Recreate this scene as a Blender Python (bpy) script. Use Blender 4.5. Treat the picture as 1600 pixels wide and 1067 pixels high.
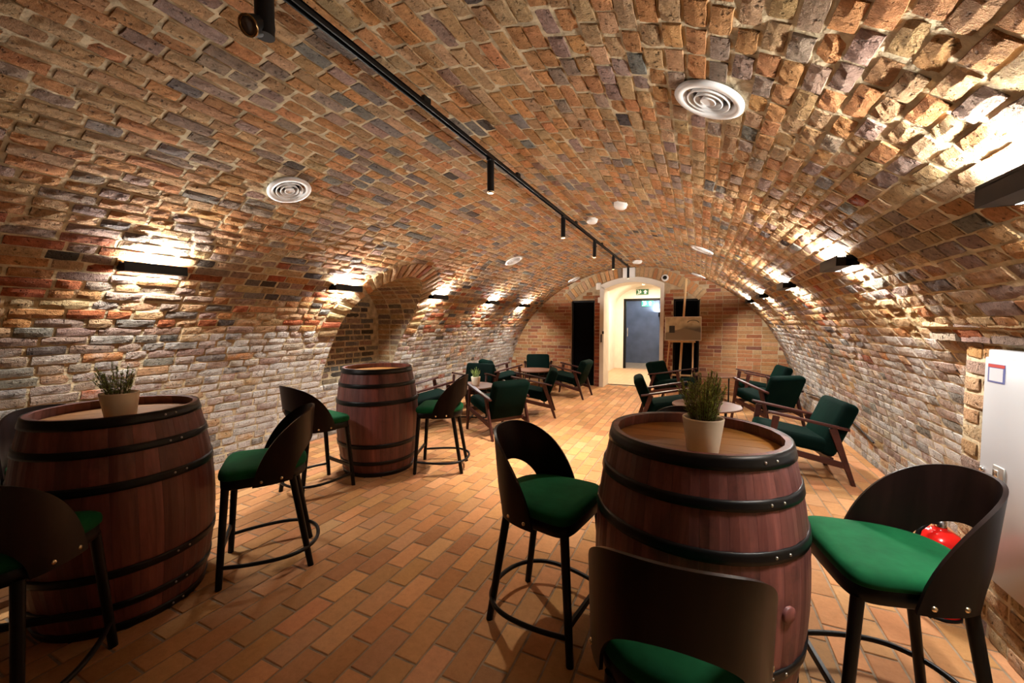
import bpy, bmesh, math, random
import numpy as np
from mathutils import Vector, Matrix

# ------------------------------------------------------------------ clear
for o in list(bpy.data.objects):
    bpy.data.objects.remove(o)
SC = bpy.context.scene
COL = SC.collection
PI = math.pi

# ------------------------------------------------------------------ camera
FPX = 627.3
CAMZ = 1.358
PITCH = -0.04699232
YAW = 0.43523589          # to the left of the vault axis (+Y)
cd = bpy.data.cameras.new('camera')
cd.sensor_width = 36.0
cd.lens = FPX * 36.0 / 1600.0
cd.clip_start = 0.02
cam = bpy.data.objects.new('camera', cd)
cam.location = (0, 0, CAMZ)
cam.rotation_euler = (PI / 2 + PITCH, 0, YAW)
COL.objects.link(cam)
SC.camera = cam

# ------------------------------------------------------------------ world, exposure, light levels
w = bpy.data.worlds.new('world')
SC.world = w
w.use_nodes = True
w.node_tree.nodes['Background'].inputs[0].default_value = (0.0, 0.0, 0.0, 1)
w.node_tree.nodes['Background'].inputs[1].default_value = 0.0
SC.view_settings.view_transform = 'Standard'
SC.view_settings.look = 'None'
SC.view_settings.gamma = 1.0
SC.view_settings.exposure = 0.0
SC.view_settings.use_curve_mapping = False

WASH_UP = 42.0            # watts of each wall washer, upwards
WASH_DOWN = 36.0          # and downwards
WASH_COL = (1.0, 0.965, 0.91)
SPOT_W = {0.84: 22, 2.32: 75, 3.84: 700, 5.15: 120, 6.40: 260, 7.85: 80}
SPOT_COL = (1.0, 0.87, 0.72)
CORR_W = 60.0            # corridor ceiling lamps

# ------------------------------------------------------------------ helpers
RNG = random.Random(7)

def nodes_of(name):
    m = bpy.data.materials.new(name)
    m.use_nodes = True
    nt = m.node_tree
    b = nt.nodes['Principled BSDF']
    return m, nt, b

def nd(nt, typ, **kw):
    n = nt.nodes.new(typ)
    for k, v in kw.items():
        setattr(n, k, v)
    return n

def lk(nt, a, b):
    nt.links.new(a, b)

def plain(name, col, rough=0.5, metal=0.0, spec=0.5, noise=0.0, nscale=20.0, bump=0.0, bscale=60.0, sheen=0.0):
    m, nt, b = nodes_of(name)
    b.inputs['Roughness'].default_value = rough
    b.inputs['Metallic'].default_value = metal
    b.inputs['Specular IOR Level'].default_value = spec
    b.inputs['Base Color'].default_value = (*col, 1)
    if sheen:
        b.inputs['Sheen Weight'].default_value = sheen
        b.inputs['Sheen Tint'].default_value = (*[min(1, c / max(col) * .45) for c in col], 1)
    tc = nd(nt, 'ShaderNodeTexCoord')
    if noise:
        n = nd(nt, 'ShaderNodeTexNoise')
        n.inputs['Scale'].default_value = nscale
        n.inputs['Detail'].default_value = 4
        lk(nt, tc.outputs['Object'], n.inputs['Vector'])
        r = nd(nt, 'ShaderNodeValToRGB')
        r.color_ramp.elements[0].position = .3
        r.color_ramp.elements[1].position = .7
        r.color_ramp.elements[0].color = (*[c * (1 - noise) for c in col], 1)
        r.color_ramp.elements[1].color = (*[min(1, c * (1 + noise)) for c in col], 1)
        lk(nt, n.outputs['Fac'], r.inputs['Fac'])
        lk(nt, r.outputs['Color'], b.inputs['Base Color'])
    if bump:
        n2 = nd(nt, 'ShaderNodeTexNoise')
        n2.inputs['Scale'].default_value = bscale
        n2.inputs['Detail'].default_value = 5
        lk(nt, tc.outputs['Object'], n2.inputs['Vector'])
        bp = nd(nt, 'ShaderNodeBump')
        bp.inputs['Strength'].default_value = bump
        bp.inputs['Distance'].default_value = 0.01
        lk(nt, n2.outputs['Fac'], bp.inputs['Height'])
        lk(nt, bp.outputs['Normal'], b.inputs['Normal'])
    return m

def emis(name, col, strength):
    m, nt, b = nodes_of(name)
    b.inputs['Base Color'].default_value = (*col, 1)
    b.inputs['Emission Color'].default_value = (*col, 1)
    b.inputs['Emission Strength'].default_value = strength
    return m

def wood(name, c0, c1, axis='Z', scale=1.0, rough=0.45, rnd=0.35, bump=.15, dark=None, spec=.5):
    """grain stretched along one object axis, tone varied per object"""
    m, nt, b = nodes_of(name)
    b.inputs['Roughness'].default_value = rough
    b.inputs['Specular IOR Level'].default_value = spec
    tc = nd(nt, 'ShaderNodeTexCoord')
    oi = nd(nt, 'ShaderNodeObjectInfo')
    mp = nd(nt, 'ShaderNodeMapping')
    s = {'X': (1.5, 22, 22), 'Y': (22, 1.5, 22), 'Z': (22, 22, 1.5)}[axis]
    mp.inputs['Scale'].default_value = [k * scale for k in s]
    ad = nd(nt, 'ShaderNodeVectorMath', operation='ADD')
    sc = nd(nt, 'ShaderNodeVectorMath', operation='SCALE')
    cx = nd(nt, 'ShaderNodeCombineXYZ')
    for k in range(3):
        lk(nt, oi.outputs['Random'], cx.inputs[k])
    lk(nt, cx.outputs[0], sc.inputs[0])
    sc.inputs['Scale'].default_value = 37.0
    lk(nt, tc.outputs['Object'], ad.inputs[0])
    lk(nt, sc.outputs[0], ad.inputs[1])
    lk(nt, ad.outputs[0], mp.inputs['Vector'])
    n = nd(nt, 'ShaderNodeTexNoise')
    n.inputs['Scale'].default_value = 1.0
    n.inputs['Detail'].default_value = 6
    n.inputs['Roughness'].default_value = .65
    n.inputs['Distortion'].default_value = .8
    lk(nt, mp.outputs[0], n.inputs['Vector'])
    r = nd(nt, 'ShaderNodeValToRGB')
    r.color_ramp.elements[0].position = .3
    r.color_ramp.elements[1].position = .72
    r.color_ramp.elements[0].color = (*c0, 1)
    r.color_ramp.elements[1].color = (*c1, 1)
    lk(nt, n.outputs['Fac'], r.inputs['Fac'])
    mr = nd(nt, 'ShaderNodeMapRange')
    mr.inputs['To Min'].default_value = 1 - rnd
    mr.inputs['To Max'].default_value = 1 + rnd
    lk(nt, oi.outputs['Random'], mr.inputs['Value'])
    mu = nd(nt, 'ShaderNodeVectorMath', operation='SCALE')
    lk(nt, r.outputs['Color'], mu.inputs[0])
    lk(nt, mr.outputs[0], mu.inputs['Scale'])
    out = mu.outputs[0]
    if dark:
        n3 = nd(nt, 'ShaderNodeTexNoise')
        n3.inputs['Scale'].default_value = 3.2
        n3.inputs['Detail'].default_value = 7
        n3.inputs['Roughness'].default_value = .7
        lk(nt, ad.outputs[0], n3.inputs['Vector'])
        r3 = nd(nt, 'ShaderNodeValToRGB')
        r3.color_ramp.elements[0].position = .56
        r3.color_ramp.elements[1].position = .72
        r3.color_ramp.elements[0].color = (0, 0, 0, 1)
        r3.color_ramp.elements[1].color = (.75, .75, .75, 1)
        lk(nt, n3.outputs['Fac'], r3.inputs['Fac'])
        mx = nd(nt, 'ShaderNodeMix', data_type='RGBA')
        lk(nt, r3.outputs['Color'], mx.inputs['Factor'])
        lk(nt, out, mx.inputs[6])
        mx.inputs[7].default_value = (*dark, 1)
        out = mx.outputs[2]
    lk(nt, out, b.inputs['Base Color'])
    bp = nd(nt, 'ShaderNodeBump')
    bp.inputs['Strength'].default_value = bump
    bp.inputs['Distance'].default_value = .004
    lk(nt, n.outputs['Fac'], bp.inputs['Height'])
    lk(nt, bp.outputs['Normal'], b.inputs['Normal'])
    return m

def masonry(name, rough=.9, bump=.6, noise_amt=.45, lime=(.58, .54, .49), pit=.5, scale=1.0):
    """colour comes per piece: vertex attribute 'bcol' times object colour; alpha = lime left on the brick"""
    m, nt, b = nodes_of(name)
    b.inputs['Roughness'].default_value = rough
    b.inputs['Specular IOR Level'].default_value = .06
    at = nd(nt, 'ShaderNodeAttribute', attribute_name='bcol')
    oi = nd(nt, 'ShaderNodeObjectInfo')
    ge = nd(nt, 'ShaderNodeNewGeometry')
    mu = nd(nt, 'ShaderNodeVectorMath', operation='MULTIPLY')
    lk(nt, at.outputs['Color'], mu.inputs[0])
    lk(nt, oi.outputs['Color'], mu.inputs[1])
    al = nd(nt, 'ShaderNodeMath', operation='MULTIPLY')
    lk(nt, at.outputs['Alpha'], al.inputs[0])
    lk(nt, oi.outputs['Alpha'], al.inputs[1])
    n1 = nd(nt, 'ShaderNodeTexNoise')
    n1.inputs['Scale'].default_value = 26 * scale
    n1.inputs['Detail'].default_value = 6
    n1.inputs['Roughness'].default_value = .78
    lk(nt, ge.outputs['Position'], n1.inputs['Vector'])
    mr = nd(nt, 'ShaderNodeMapRange')
    mr.inputs['From Min'].default_value = .25
    mr.inputs['From Max'].default_value = .75
    mr.inputs['To Min'].default_value = 1 - noise_amt
    mr.inputs['To Max'].default_value = 1 + noise_amt
    lk(nt, n1.outputs['Fac'], mr.inputs['Value'])
    sc = nd(nt, 'ShaderNodeVectorMath', operation='SCALE')
    lk(nt, mu.outputs[0], sc.inputs[0])
    lk(nt, mr.outputs[0], sc.inputs['Scale'])
    # lime wash remains
    n2 = nd(nt, 'ShaderNodeTexNoise')
    n2.inputs['Scale'].default_value = 9 * scale
    n2.inputs['Detail'].default_value = 8
    n2.inputs['Roughness'].default_value = .72
    lk(nt, ge.outputs['Position'], n2.inputs['Vector'])
    ad = nd(nt, 'ShaderNodeMath', operation='ADD')
    lk(nt, n2.outputs['Fac'], ad.inputs[0])
    lk(nt, al.outputs[0], ad.inputs[1])
    m2 = nd(nt, 'ShaderNodeMapRange', interpolation_type='SMOOTHSTEP')
    m2.inputs['From Min'].default_value = .72
    m2.inputs['From Max'].default_value = 1.12
    m2.inputs['To Max'].default_value = .9
    lk(nt, ad.outputs[0], m2.inputs['Value'])
    mx = nd(nt, 'ShaderNodeMix', data_type='RGBA')
    lk(nt, m2.outputs[0], mx.inputs['Factor'])
    lk(nt, sc.outputs[0], mx.inputs[6])
    mx.inputs[7].default_value = (*lime, 1)
    # small dark pits
    vo = nd(nt, 'ShaderNodeTexNoise')
    vo.inputs['Scale'].default_value = 60 * scale
    vo.inputs['Detail'].default_value = 3
    lk(nt, ge.outputs['Position'], vo.inputs['Vector'])
    m3 = nd(nt, 'ShaderNodeMapRange', interpolation_type='SMOOTHSTEP')
    m3.inputs['From Min'].default_value = .26
    m3.inputs['From Max'].default_value = .42
    m3.inputs['To Min'].default_value = 1 - pit
    m3.inputs['To Max'].default_value = 1
    lk(nt, vo.outputs['Fac'], m3.inputs['Value'])
    s3 = nd(nt, 'ShaderNodeVectorMath', operation='SCALE')
    lk(nt, mx.outputs[2], s3.inputs[0])
    lk(nt, m3.outputs[0], s3.inputs['Scale'])
    lk(nt, s3.outputs[0], b.inputs['Base Color'])
    n4 = nd(nt, 'ShaderNodeTexNoise')
    n4.inputs['Scale'].default_value = 75 * scale
    n4.inputs['Detail'].default_value = 5
    n4.inputs['Roughness'].default_value = .7
    lk(nt, ge.outputs['Position'], n4.inputs['Vector'])
    sm = nd(nt, 'ShaderNodeMath', operation='ADD')
    lk(nt, n4.outputs['Fac'], sm.inputs[0])
    lk(nt, m3.outputs[0], sm.inputs[1])
    bp = nd(nt, 'ShaderNodeBump')
    bp.inputs['Strength'].default_value = bump
    bp.inputs['Distance'].default_value = .018
    lk(nt, sm.outputs[0], bp.inputs['Height'])
    lk(nt, bp.outputs['Normal'], b.inputs['Normal'])
    return m

class MB:
    """collects shapes, links them as ONE mesh object"""
    def __init__(self):
        self.v = []
        self.f = []
        self.sm = []
    def add(self, verts, faces, smooth=False, M=None):
        o = len(self.v)
        for p in verts:
            p = Vector(p)
            self.v.append(tuple(M @ p if M is not None else p))
        for f in faces:
            self.f.append([i + o for i in f])
            self.sm.append(smooth)
        return self
    def box(self, c, s, M=None, R=None):
        hx, hy, hz = s[0] / 2, s[1] / 2, s[2] / 2
        vs = [Vector((x, y, z)) for x in (-hx, hx) for y in (-hy, hy) for z in (-hz, hz)]
        if R is not None:
            vs = [R @ p for p in vs]
        vs = [p + Vector(c) for p in vs]
        return self.add(vs, [(0, 1, 3, 2), (4, 6, 7, 5), (0, 4, 5, 1), (2, 3, 7, 6), (0, 2, 6, 4), (1, 5, 7, 3)], False, M)
    def rbox(self, c, s, r, seg=2, M=None, R=None, smooth=True):
        bm = bmesh.new()
        bmesh.ops.create_cube(bm, size=1.0)
        for p in bm.verts:
            p.co = Vector((p.co.x * s[0], p.co.y * s[1], p.co.z * s[2]))
        bmesh.ops.bevel(bm, geom=bm.edges[:], offset=r, segments=seg, profile=.5, affect='EDGES')
        bm.verts.index_update()
        vs = [p.co.copy() for p in bm.verts]
        fs = [[q.index for q in f.verts] for f in bm.faces]
        bm.free()
        if R is not None:
            vs = [R @ p for p in vs]
        vs = [p + Vector(c) for p in vs]
        return self.add(vs, fs, smooth, M)
    def bar(self, a, b, wx, wy, wx2=None, wy2=None, up=(0, 0, 1), bev=0.0):
        """rectangular tapered bar from a to b"""
        a, b = Vector(a), Vector(b)
        d = (b - a).normalized()
        u = Vector(up)
        if abs(d.dot(u)) > .98:
            u = Vector((0, 1, 0))
        s = d.cross(u).normalized()
        t = s.cross(d).normalized()
        wx2 = wx if wx2 is None else wx2
        wy2 = wy if wy2 is None else wy2
        vs = []
        for P, p, q in ((a, wx, wy), (b, wx2, wy2)):
            c = .25
            for sx, sy in ((-1, -1 + c), (-1 + c, -1), (1 - c, -1), (1, -1 + c), (1, 1 - c), (1 - c, 1), (-1 + c, 1), (-1, 1 - c)):
                vs.append(P + s * (p / 2 * sx) + t * (q / 2 * sy))
        n = 8
        fs = [(i, (i + 1) % n, n + (i + 1) % n, n + i) for i in range(n)]
        fs += [tuple(range(n - 1, -1, -1)), tuple(range(n, 2 * n))]
        return self.add(vs, fs, False)
    def tube(self, path, r, n=10, closed=False, r2=None, caps=True, flat=1.0):
        P = [Vector(p) for p in path]
        k = len(P)
        vs, fs = [], []
        up = None
        for i in range(k):
            if closed:
                d = (P[(i + 1) % k] - P[i - 1]).normalized()
            else:
                d = (P[min(i + 1, k - 1)] - P[max(i - 1, 0)]).normalized()
            if up is None:
                up = Vector((0, 0, 1)) if abs(d.z) < .9 else Vector((1, 0, 0))
            s = d.cross(up).normalized()
            t = s.cross(d).normalized()
            up = t
            rr = r if r2 is None else r + (r2 - r) * i / (k - 1)
            for j in range(n):
                a = 2 * PI * j / n
                vs.append(P[i] + s * (rr * math.cos(a)) + t * (rr * flat * math.sin(a)))
        m = k if closed else k - 1
        for i in range(m):
            for j in range(n):
                a, b = i * n + j, i * n + (j + 1) % n
                c, d2 = ((i + 1) % k) * n + (j + 1) % n, ((i + 1) % k) * n + j
                fs.append((a, b, c, d2))
        self.add(vs, fs, True)
        if not closed and caps:
            self.add(vs[:n], [tuple(range(n - 1, -1, -1))], False)
            self.add(vs[-n:], [tuple(range(n))], False)
        return self
    def lathe(self, prof, n=32, M=None, smooth=True, close=False, a0=0.0, a1=2 * PI):
        """prof: list of (r, z)"""
        vs, fs = [], []
        full = abs(a1 - a0 - 2 * PI) < 1e-6
        cols = n if full else n + 1
        for r, z in prof:
            for j in range(cols):
                a = a0 + (a1 - a0) * j / n
                vs.append((r * math.cos(a), r * math.sin(a), z))
        k = len(prof)
        rows = k if close else k - 1
        for i in range(rows):
            for j in range(n):
                j2 = (j + 1) % cols
                i2 = (i + 1) % k
                fs.append((i * cols + j, i * cols + j2, i2 * cols + j2, i2 * cols + j))
        return self.add(vs, fs, smooth, M)
    def disc(self, r, z, n=32, M=None, down=False):
        vs = [(r * math.cos(2 * PI * j / n), r * math.sin(2 * PI * j / n), z) for j in range(n)]
        idx = tuple(range(n))
        return self.add(vs, [idx[::-1] if down else idx], False, M)
    def prism(self, poly, d0, d1, M=None, smooth=False):
        """poly (a, b) in a plane, extruded along the third axis; local coordinates (a, b, d)"""
        n = len(poly)
        vs = [(a, b, d0) for a, b in poly] + [(a, b, d1) for a, b in poly]
        self.add(vs, [tuple(range(n - 1, -1, -1)), tuple(range(n, 2 * n))], False, M)
        return self.add(vs, [(i, (i + 1) % n, n + (i + 1) % n, n + i) for i in range(n)], smooth, M)
    def mesh(self, name, mat=None):
        me = bpy.data.meshes.new(name)
        me.from_pydata(self.v, [], self.f)
        me.polygons.foreach_set('use_smooth', self.sm)
        if mat:
            me.materials.append(mat)
        me.update()
        return me
    def build(self, name, mat, parent=None, loc=None, rot=None):
        o = bpy.data.objects.new(name, self.mesh(name, mat))
        COL.objects.link(o)
        if parent is not None:
            o.parent = parent
        if loc is not None:
            o.location = loc
        if rot is not None:
            o.rotation_euler = rot
        return o

def tag(o, label, cat, group=None):
    o['label'] = label
    o['category'] = cat
    if group:
        o['group'] = group
    return o

def thing(name, label, cat, loc=(0, 0, 0), rz=0.0, group=None):
    o = bpy.data.objects.new(name, None)
    o.empty_display_size = .05
    COL.objects.link(o)
    o.location = loc
    o.rotation_euler = (0, 0, rz)
    return tag(o, label, cat, group)

def struct(o):
    o['kind'] = 'structure'
    return o

def copy_tree(o, parent=None):
    c = o.copy()
    COL.objects.link(c)
    if parent is not None:
        c.parent = parent
    for ch in [x for x in o.children]:
        copy_tree(ch, c)
    return c

def lerp(a, b, t):
    return a + (b - a) * t

# projection used only to rank pieces by how large they show in the photograph
_a = -YAW
_F = np.array([math.sin(_a) * math.cos(PITCH), math.cos(_a) * math.cos(PITCH), math.sin(PITCH)])
_R = np.array([math.cos(_a), -math.sin(_a), 0.0])
_U = np.cross(_R, _F)
def apparent(P, U, V, L, H):
    d = np.array(P) - np.array([0, 0, CAMZ])
    z = d @ _F
    if z < .15:
        return 0.0
    x, y = FPX * (d @ _R) / z, FPX * (d @ _U) / z
    if abs(x) > 790 or abs(y) > 525:
        return 0.0
    n = np.cross(U, V)
    cosv = abs(n @ d) / np.linalg.norm(d)
    return L * H * cosv / z ** 2

# ------------------------------------------------------------------ materials
M_BRICK = masonry('rough_brick', bump=1.0, pit=.6)
M_BRICK_END = masonry('end_wall_brick', bump=.35, noise_amt=.3, lime=(.55, .42, .27))
M_TILE = masonry('terracotta_tile', rough=.62, bump=.12, noise_amt=.16, pit=.1, lime=(.42, .26, .15))
M_MORTAR = plain('lime_mortar', (.47, .385, .25), .95, noise=.35, nscale=14, bump=.8, bscale=45, spec=.1)
M_MORTAR_END = plain('end_wall_mortar', (.38, .28, .17), .95, noise=.25, nscale=12, bump=.4, bscale=50, spec=.1)
M_GROUT = plain('floor_grout', (.24, .175, .115), .9, noise=.25, nscale=20, bump=.3, spec=.2)
M_WHITE = plain('white_plaster', (.72, .66, .56), .8, noise=.05, nscale=6, bump=.1, bscale=30)
M_WHITEP = plain('white_plastic', (.78, .76, .72), .4)
M_VENT = plain('white_painted_metal', (.74, .73, .71), .35)
M_CAB = plain('cabinet_white_paint', (.42, .42, .43), .35)
M_BLACK = plain('black_metal', (.004, .004, .004), .4, spec=.2)
M_BLACKW = plain('black_stained_wood', (.003, .0028, .0026), .42, spec=.18)
M_SHELL = wood('dark_plywood', (.003, .0015, .0012), (.010, .004, .003), 'Z', .6, .36, .2, .05, spec=.18)
M_HOOP = plain('black_steel_hoop', (.006, .006, .0065), .38, .3, noise=.4, nscale=15, spec=.3)
M_RIVET = plain('steel_rivet', (.5, .48, .45), .3, 1.0)
M_BRASS = plain('brass_screw', (.75, .62, .42), .25, 1.0)
M_CHROME = plain('chrome', (.6, .6, .6), .2, 1.0)
M_VELVET = plain('green_velvet', (.004, .060, .020), .8, noise=.3, nscale=9, bump=.08, bscale=35, sheen=.05, spec=.08)
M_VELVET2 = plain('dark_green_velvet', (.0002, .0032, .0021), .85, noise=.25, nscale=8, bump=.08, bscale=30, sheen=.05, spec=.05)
M_OAK = wood('oak_stave', (.080, .022, .021), (.20, .064, .050), 'Z', 1.0, .5, .38, .25, dark=(.022, .008, .008))
M_HEAD = wood('barrel_head_wood', (.17, .068, .013), (.32, .14, .030), 'X', .8, .45, .14, .12, spec=.3)
M_CHAIRW = wood('reddish_chair_wood', (.024, .006, .005), (.055, .015, .010), 'X', .8, .38, .15, .06, spec=.3)
M_TABLE = wood('walnut_table_top', (.09, .036, .018), (.16, .066, .034), 'X', .5, .4, .1, .05)
M_EASEL = wood('pine', (.50, .30, .13), (.66, .42, .20), 'Z', .6, .5, .08, .05)
M_POT = plain('cream_ceramic', (.88, .79, .62), .35, noise=.03)
M_SOIL = plain('soil', (.03, .02, .012), .95, bump=.6)
M_LEAF = plain('rosemary_leaf', (.28, .39, .085), .6, noise=.5, nscale=30)
M_STEM = plain('rosemary_stem', (.14, .12, .05), .8)
M_RED = plain('red_lacquer', (.55, .008, .006), .18)
M_GREY = plain('grey_panel', (.17, .19, .24), .5, noise=.2, nscale=3)
M_GREEN = plain('sign_green', (.0, .09, .025), .5)
M_SIGNW = plain('sign_white', (.8, .85, .75), .5)
M_DIFF = emis('lamp_diffuser', (1.0, .88, .7), 30.0)
M_LENS = emis('spot_lens', (1.0, .78, .5), 6.0)
M_OFFLENS = plain('lamp_lens', (.12, .10, .09), .08)

# ------------------------------------------------------------------ the vault: half ellipse across X, running along Y
CX, VA, VB = -1.23, 2.76, 2.48
Y0, Y1 = -3.2, 8.46
_t = np.linspace(0, PI, 4001)
_ex, _ez = CX - VA * np.cos(_t), VB * np.sin(_t)
_s = np.concatenate([[0], np.cumsum(np.hypot(np.diff(_ex), np.diff(_ez)))])
SMAX = _s[-1]
def arc(s):
    """point, tangent and inward normal of the vault section"""
    t = float(np.interp(s, _s, _t))
    x, z = CX - VA * math.cos(t), VB * math.sin(t)
    tx, tz = VA * math.sin(t), VB * math.cos(t)
    l = math.hypot(tx, tz)
    tx, tz = tx / l, tz / l
    return x, z, tx, tz, tz, -tx
def vault_x(z, side):
    return CX + side * VA * math.sqrt(max(0, 1 - (z / VB) ** 2))
def vault_z(x):
    return VB * math.sqrt(max(0, 1 - ((x - CX) / VA) ** 2))
def s_at(z, left=True):
    t = math.asin(z / VB)
    return float(np.interp(t if left else PI - t, _t, _s))
S_L = s_at(1.42, True)
S_R = s_at(1.42, False)
ZP = 1.262                      # top of the pier by the fire cabinet
XP, YP = 1.15, 2.62
S_P = s_at(ZP, False)

# arched niche in the left wall
NY, NZ, NR, NB = 3.76, 1.33, .56, .60
def in_niche(y, z, g=0.0):
    if z < NB - g * .3:
        return False
    if z < NZ:
        return abs(y - NY) < NR + g
    return math.hypot(y - NY, z - NZ) < NR + g

VENTS = [(-2.44, 1.80), (.022, 1.735), (-2.40, 5.22), (.02, 5.20), (-2.37, 8.15), (-.02, 8.15)]
def in_vent(x, y, z, r):
    return any(math.dist((x, y, z), (vx, vy, vault_z(vx))) < r for vx, vy in VENTS)
def niche_sd(y, z):
    return math.hypot(y - NY, z - NZ) - NR if z > NZ else max(abs(y - NY) - NR, NB - z)

# brick shapes, shared by every brick
def brick_variant(seed, L, H, rough=1.0):
    r = random.Random(seed)
    iu, iv = .0045 / L, .003 / H
    V, F = [], []
    for j in range(3):
        for i in range(5):
            u, v = -.5 + i / 4, -.5 + j / 2
            edge = i in (0, 4) or j in (0, 2)
            corner = i in (0, 4) and j in (0, 2)
            u2 = u * (1 - 2 * iu * r.uniform(.6, 1.6)) if i in (0, 4) else u + r.uniform(-.05, .05)
            v2 = v * (1 - 2 * iv * r.uniform(.5, 1.9)) if j in (0, 2) else v + r.uniform(-.08, .08)
            h = (.0036 if not corner else .0018) + r.uniform(-.0018, .0014) * rough if edge else .0056 + r.uniform(-.0020, .0020) * rough
            V.append((u2, v2, h))
    for j in range(2):
        for i in range(4):
            a = j * 5 + i
            F.append((a, a + 1, a + 6, a + 5))
    ring = [0, 1, 2, 3, 4, 9, 14, 13, 12, 11, 10, 5]
    base = len(V)
    for k in ring:
        i, j = k % 5, k // 5
        V.append((-.5 + i / 4 + (r.uniform(-.01, .01)), -.5 + j / 2, -.022))
    n = len(ring)
    for k in range(n):
        F.append((base + k, base + (k + 1) % n, ring[(k + 1) % n], ring[k]))
    return np.array(V), F

def tile_variant(seed, L, H, b=.003, h=.004, jit=.0):
    r = random.Random(seed)
    V, F = [], []
    for (e, z) in ((0.0, -.02), (0.0, h - b * .8), (b, h)):
        for su, sv in ((-1, -1), (1, -1), (1, 1), (-1, 1)):
            V.append((su * (.5 - e / L) + r.uniform(-jit, jit) / L, sv * (.5 - e / H) + r.uniform(-jit, jit) / H, z + (r.uniform(-jit, jit) if z > 0 else 0)))
    for k in range(2):
        for i in range(4):
            F.append((k * 4 + i, k * 4 + (i + 1) % 4, k * 4 + 4 + (i + 1) % 4, k * 4 + 4 + i))
    F.append((8, 9, 10, 11))
    return np.array(V), F

VAR = {'s': [brick_variant(i, .235, .06) for i in range(14)],
       'h': [brick_variant(50 + i, .12, .06) for i in range(10)],
       'e': [tile_variant(100 + i, .24, .062, .004, .007, .0015) for i in range(6)],
       't': [tile_variant(200 + i, .225, .108, .003, .004, .0008) for i in range(4)]}
VMESH = {}
def vmesh(key, i, mat):
    k = (key, i, mat.name)
    if k not in VMESH:
        V, F = VAR[key][i]
        me = bpy.data.meshes.new('brick_shape')
        me.from_pydata([tuple(p) for p in V], [], F)
        me.polygons.foreach_set('use_smooth', [False] * len(F))
        ca = me.color_attributes.new('bcol', 'FLOAT_COLOR', 'POINT')
        ca.data.foreach_set('color', [1.0] * (4 * len(V)))
        me.materials.append(mat)
        VMESH[k] = me
    return VMESH[k]

class Masonry:
    """pieces of one wall: the 300 that show largest become objects, the rest one 'stuff' mesh"""
    def __init__(self, parent, mat, name, limit=300):
        self.parent, self.mat, self.name, self.limit = parent, mat, name, limit
        self.p = []
    def add(self, P, U, V, L, H, key, col, proud=0.0, spin=0.0, tilt=0.0):
        P, U, V = np.array(P, float), np.array(U, float), np.array(V, float)
        N = np.cross(U, V)
        if spin:
            c, s = math.cos(spin), math.sin(spin)
            U, V = U * c + V * s, V * c - U * s
        if tilt:
            N2 = N + V * tilt + U * tilt * .5
            N = N2 / np.linalg.norm(N2)
        self.p.append((apparent(P, U, V, L, H), P + N * proud, U * L, V * H, N, key, RNG.randrange(len(VAR[key])), col))
    def build(self):
        self.p.sort(key=lambda q: -q[0])
        for q in self.p[:self.limit]:
            _, P, U, V, N, key, i, col = q
            o = bpy.data.objects.new(self.name, vmesh(key, i, self.mat))
            COL.objects.link(o)
            o.parent = self.parent
            o.matrix_world = Matrix(((U[0], V[0], N[0], P[0]), (U[1], V[1], N[1], P[1]), (U[2], V[2], N[2], P[2]), (0, 0, 0, 1)))
            o.color = col
        rest = self.p[self.limit:]
        if rest:
            vs, fs, cs, sm = [], [], [], []
            off = 0
            for _, P, U, V, N, key, i, col in rest:
                A, F = VAR[key][i]
                W = P + np.outer(A[:, 0], U) + np.outer(A[:, 1], V) + np.outer(A[:, 2], N)
                vs.append(W)
                cs.append(np.tile(np.array(col), (len(A), 1)))
                fs += [tuple(a + off for a in f) for f in F]
                sm += [False] * len(F)
                off += len(A)
            me = bpy.data.meshes.new(self.name + 's')
            me.from_pydata(np.concatenate(vs).tolist(), [], fs)
            me.polygons.foreach_set('use_smooth', sm)
            ca = me.color_attributes.new('bcol', 'FLOAT_COLOR', 'POINT')
            ca.data.foreach_set('color', np.concatenate(cs).ravel().astype('f4'))
            me.materials.append(self.mat)
            o = bpy.data.objects.new(self.name + 's', me)
            COL.objects.link(o)
            o.parent = self.parent
            o['kind'] = 'stuff'

ORANGE, TAN, MAUVE, GREY, RED, DARK, BUFF = (.43, .21, .088), (.42, .265, .14), (.29, .20, .15), (.19, .165, .14), (.30, .09, .04), (.09, .072, .06), (.46, .315, .17)
def pick(weights):
    tot = sum(w for _, w in weights)
    r = RNG.random() * tot
    for c, w_ in weights:
        r -= w_
        if r <= 0:
            break
    k = RNG.uniform(.82, 1.18)
    return tuple(min(1, max(0, x * k * RNG.uniform(.94, 1.06))) for x in c)
def vault_colour(x, y, z, s):
    left = x < CX
    patch = .5 + .5 * math.sin(y * 1.7 + s * 2.1 + 1.3 * math.sin(y * .6 + s))
    if z < 1.30:
        c = pick([(MAUVE, 5), (TAN, 1.6), (RED, .6 if left else .1), (DARK, .35 if left else .1), (GREY, 1.5), ((.36, .27, .21), 3), (ORANGE, .35 if left else .8)])
        lime = lerp(.58, .32, max(0, (z - .55) / .75)) * RNG.uniform(.5, 1.25) * (.7 + .5 * patch)
    elif z < 1.9:
        c = pick([(MAUVE, 3), (TAN, 2), (ORANGE, 2.2), (RED, 1.4), (DARK, .6), (GREY, .8), (BUFF, 1)] if left else [(MAUVE, 3), (TAN, 3), (ORANGE, 1.6), (RED, .15), (DARK, .15), (GREY, .4), (BUFF, 3)])
        lime = RNG.uniform(-.05, .16)
    else:
        c = pick([(ORANGE, 5), (TAN, 3), (MAUVE, 2.6), (GREY, .7 if left else .4), (DARK, .1), ((.40, .235, .115), 2.5)])
        lime = RNG.uniform(-.12, .12)
    return (*c, lime)

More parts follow.
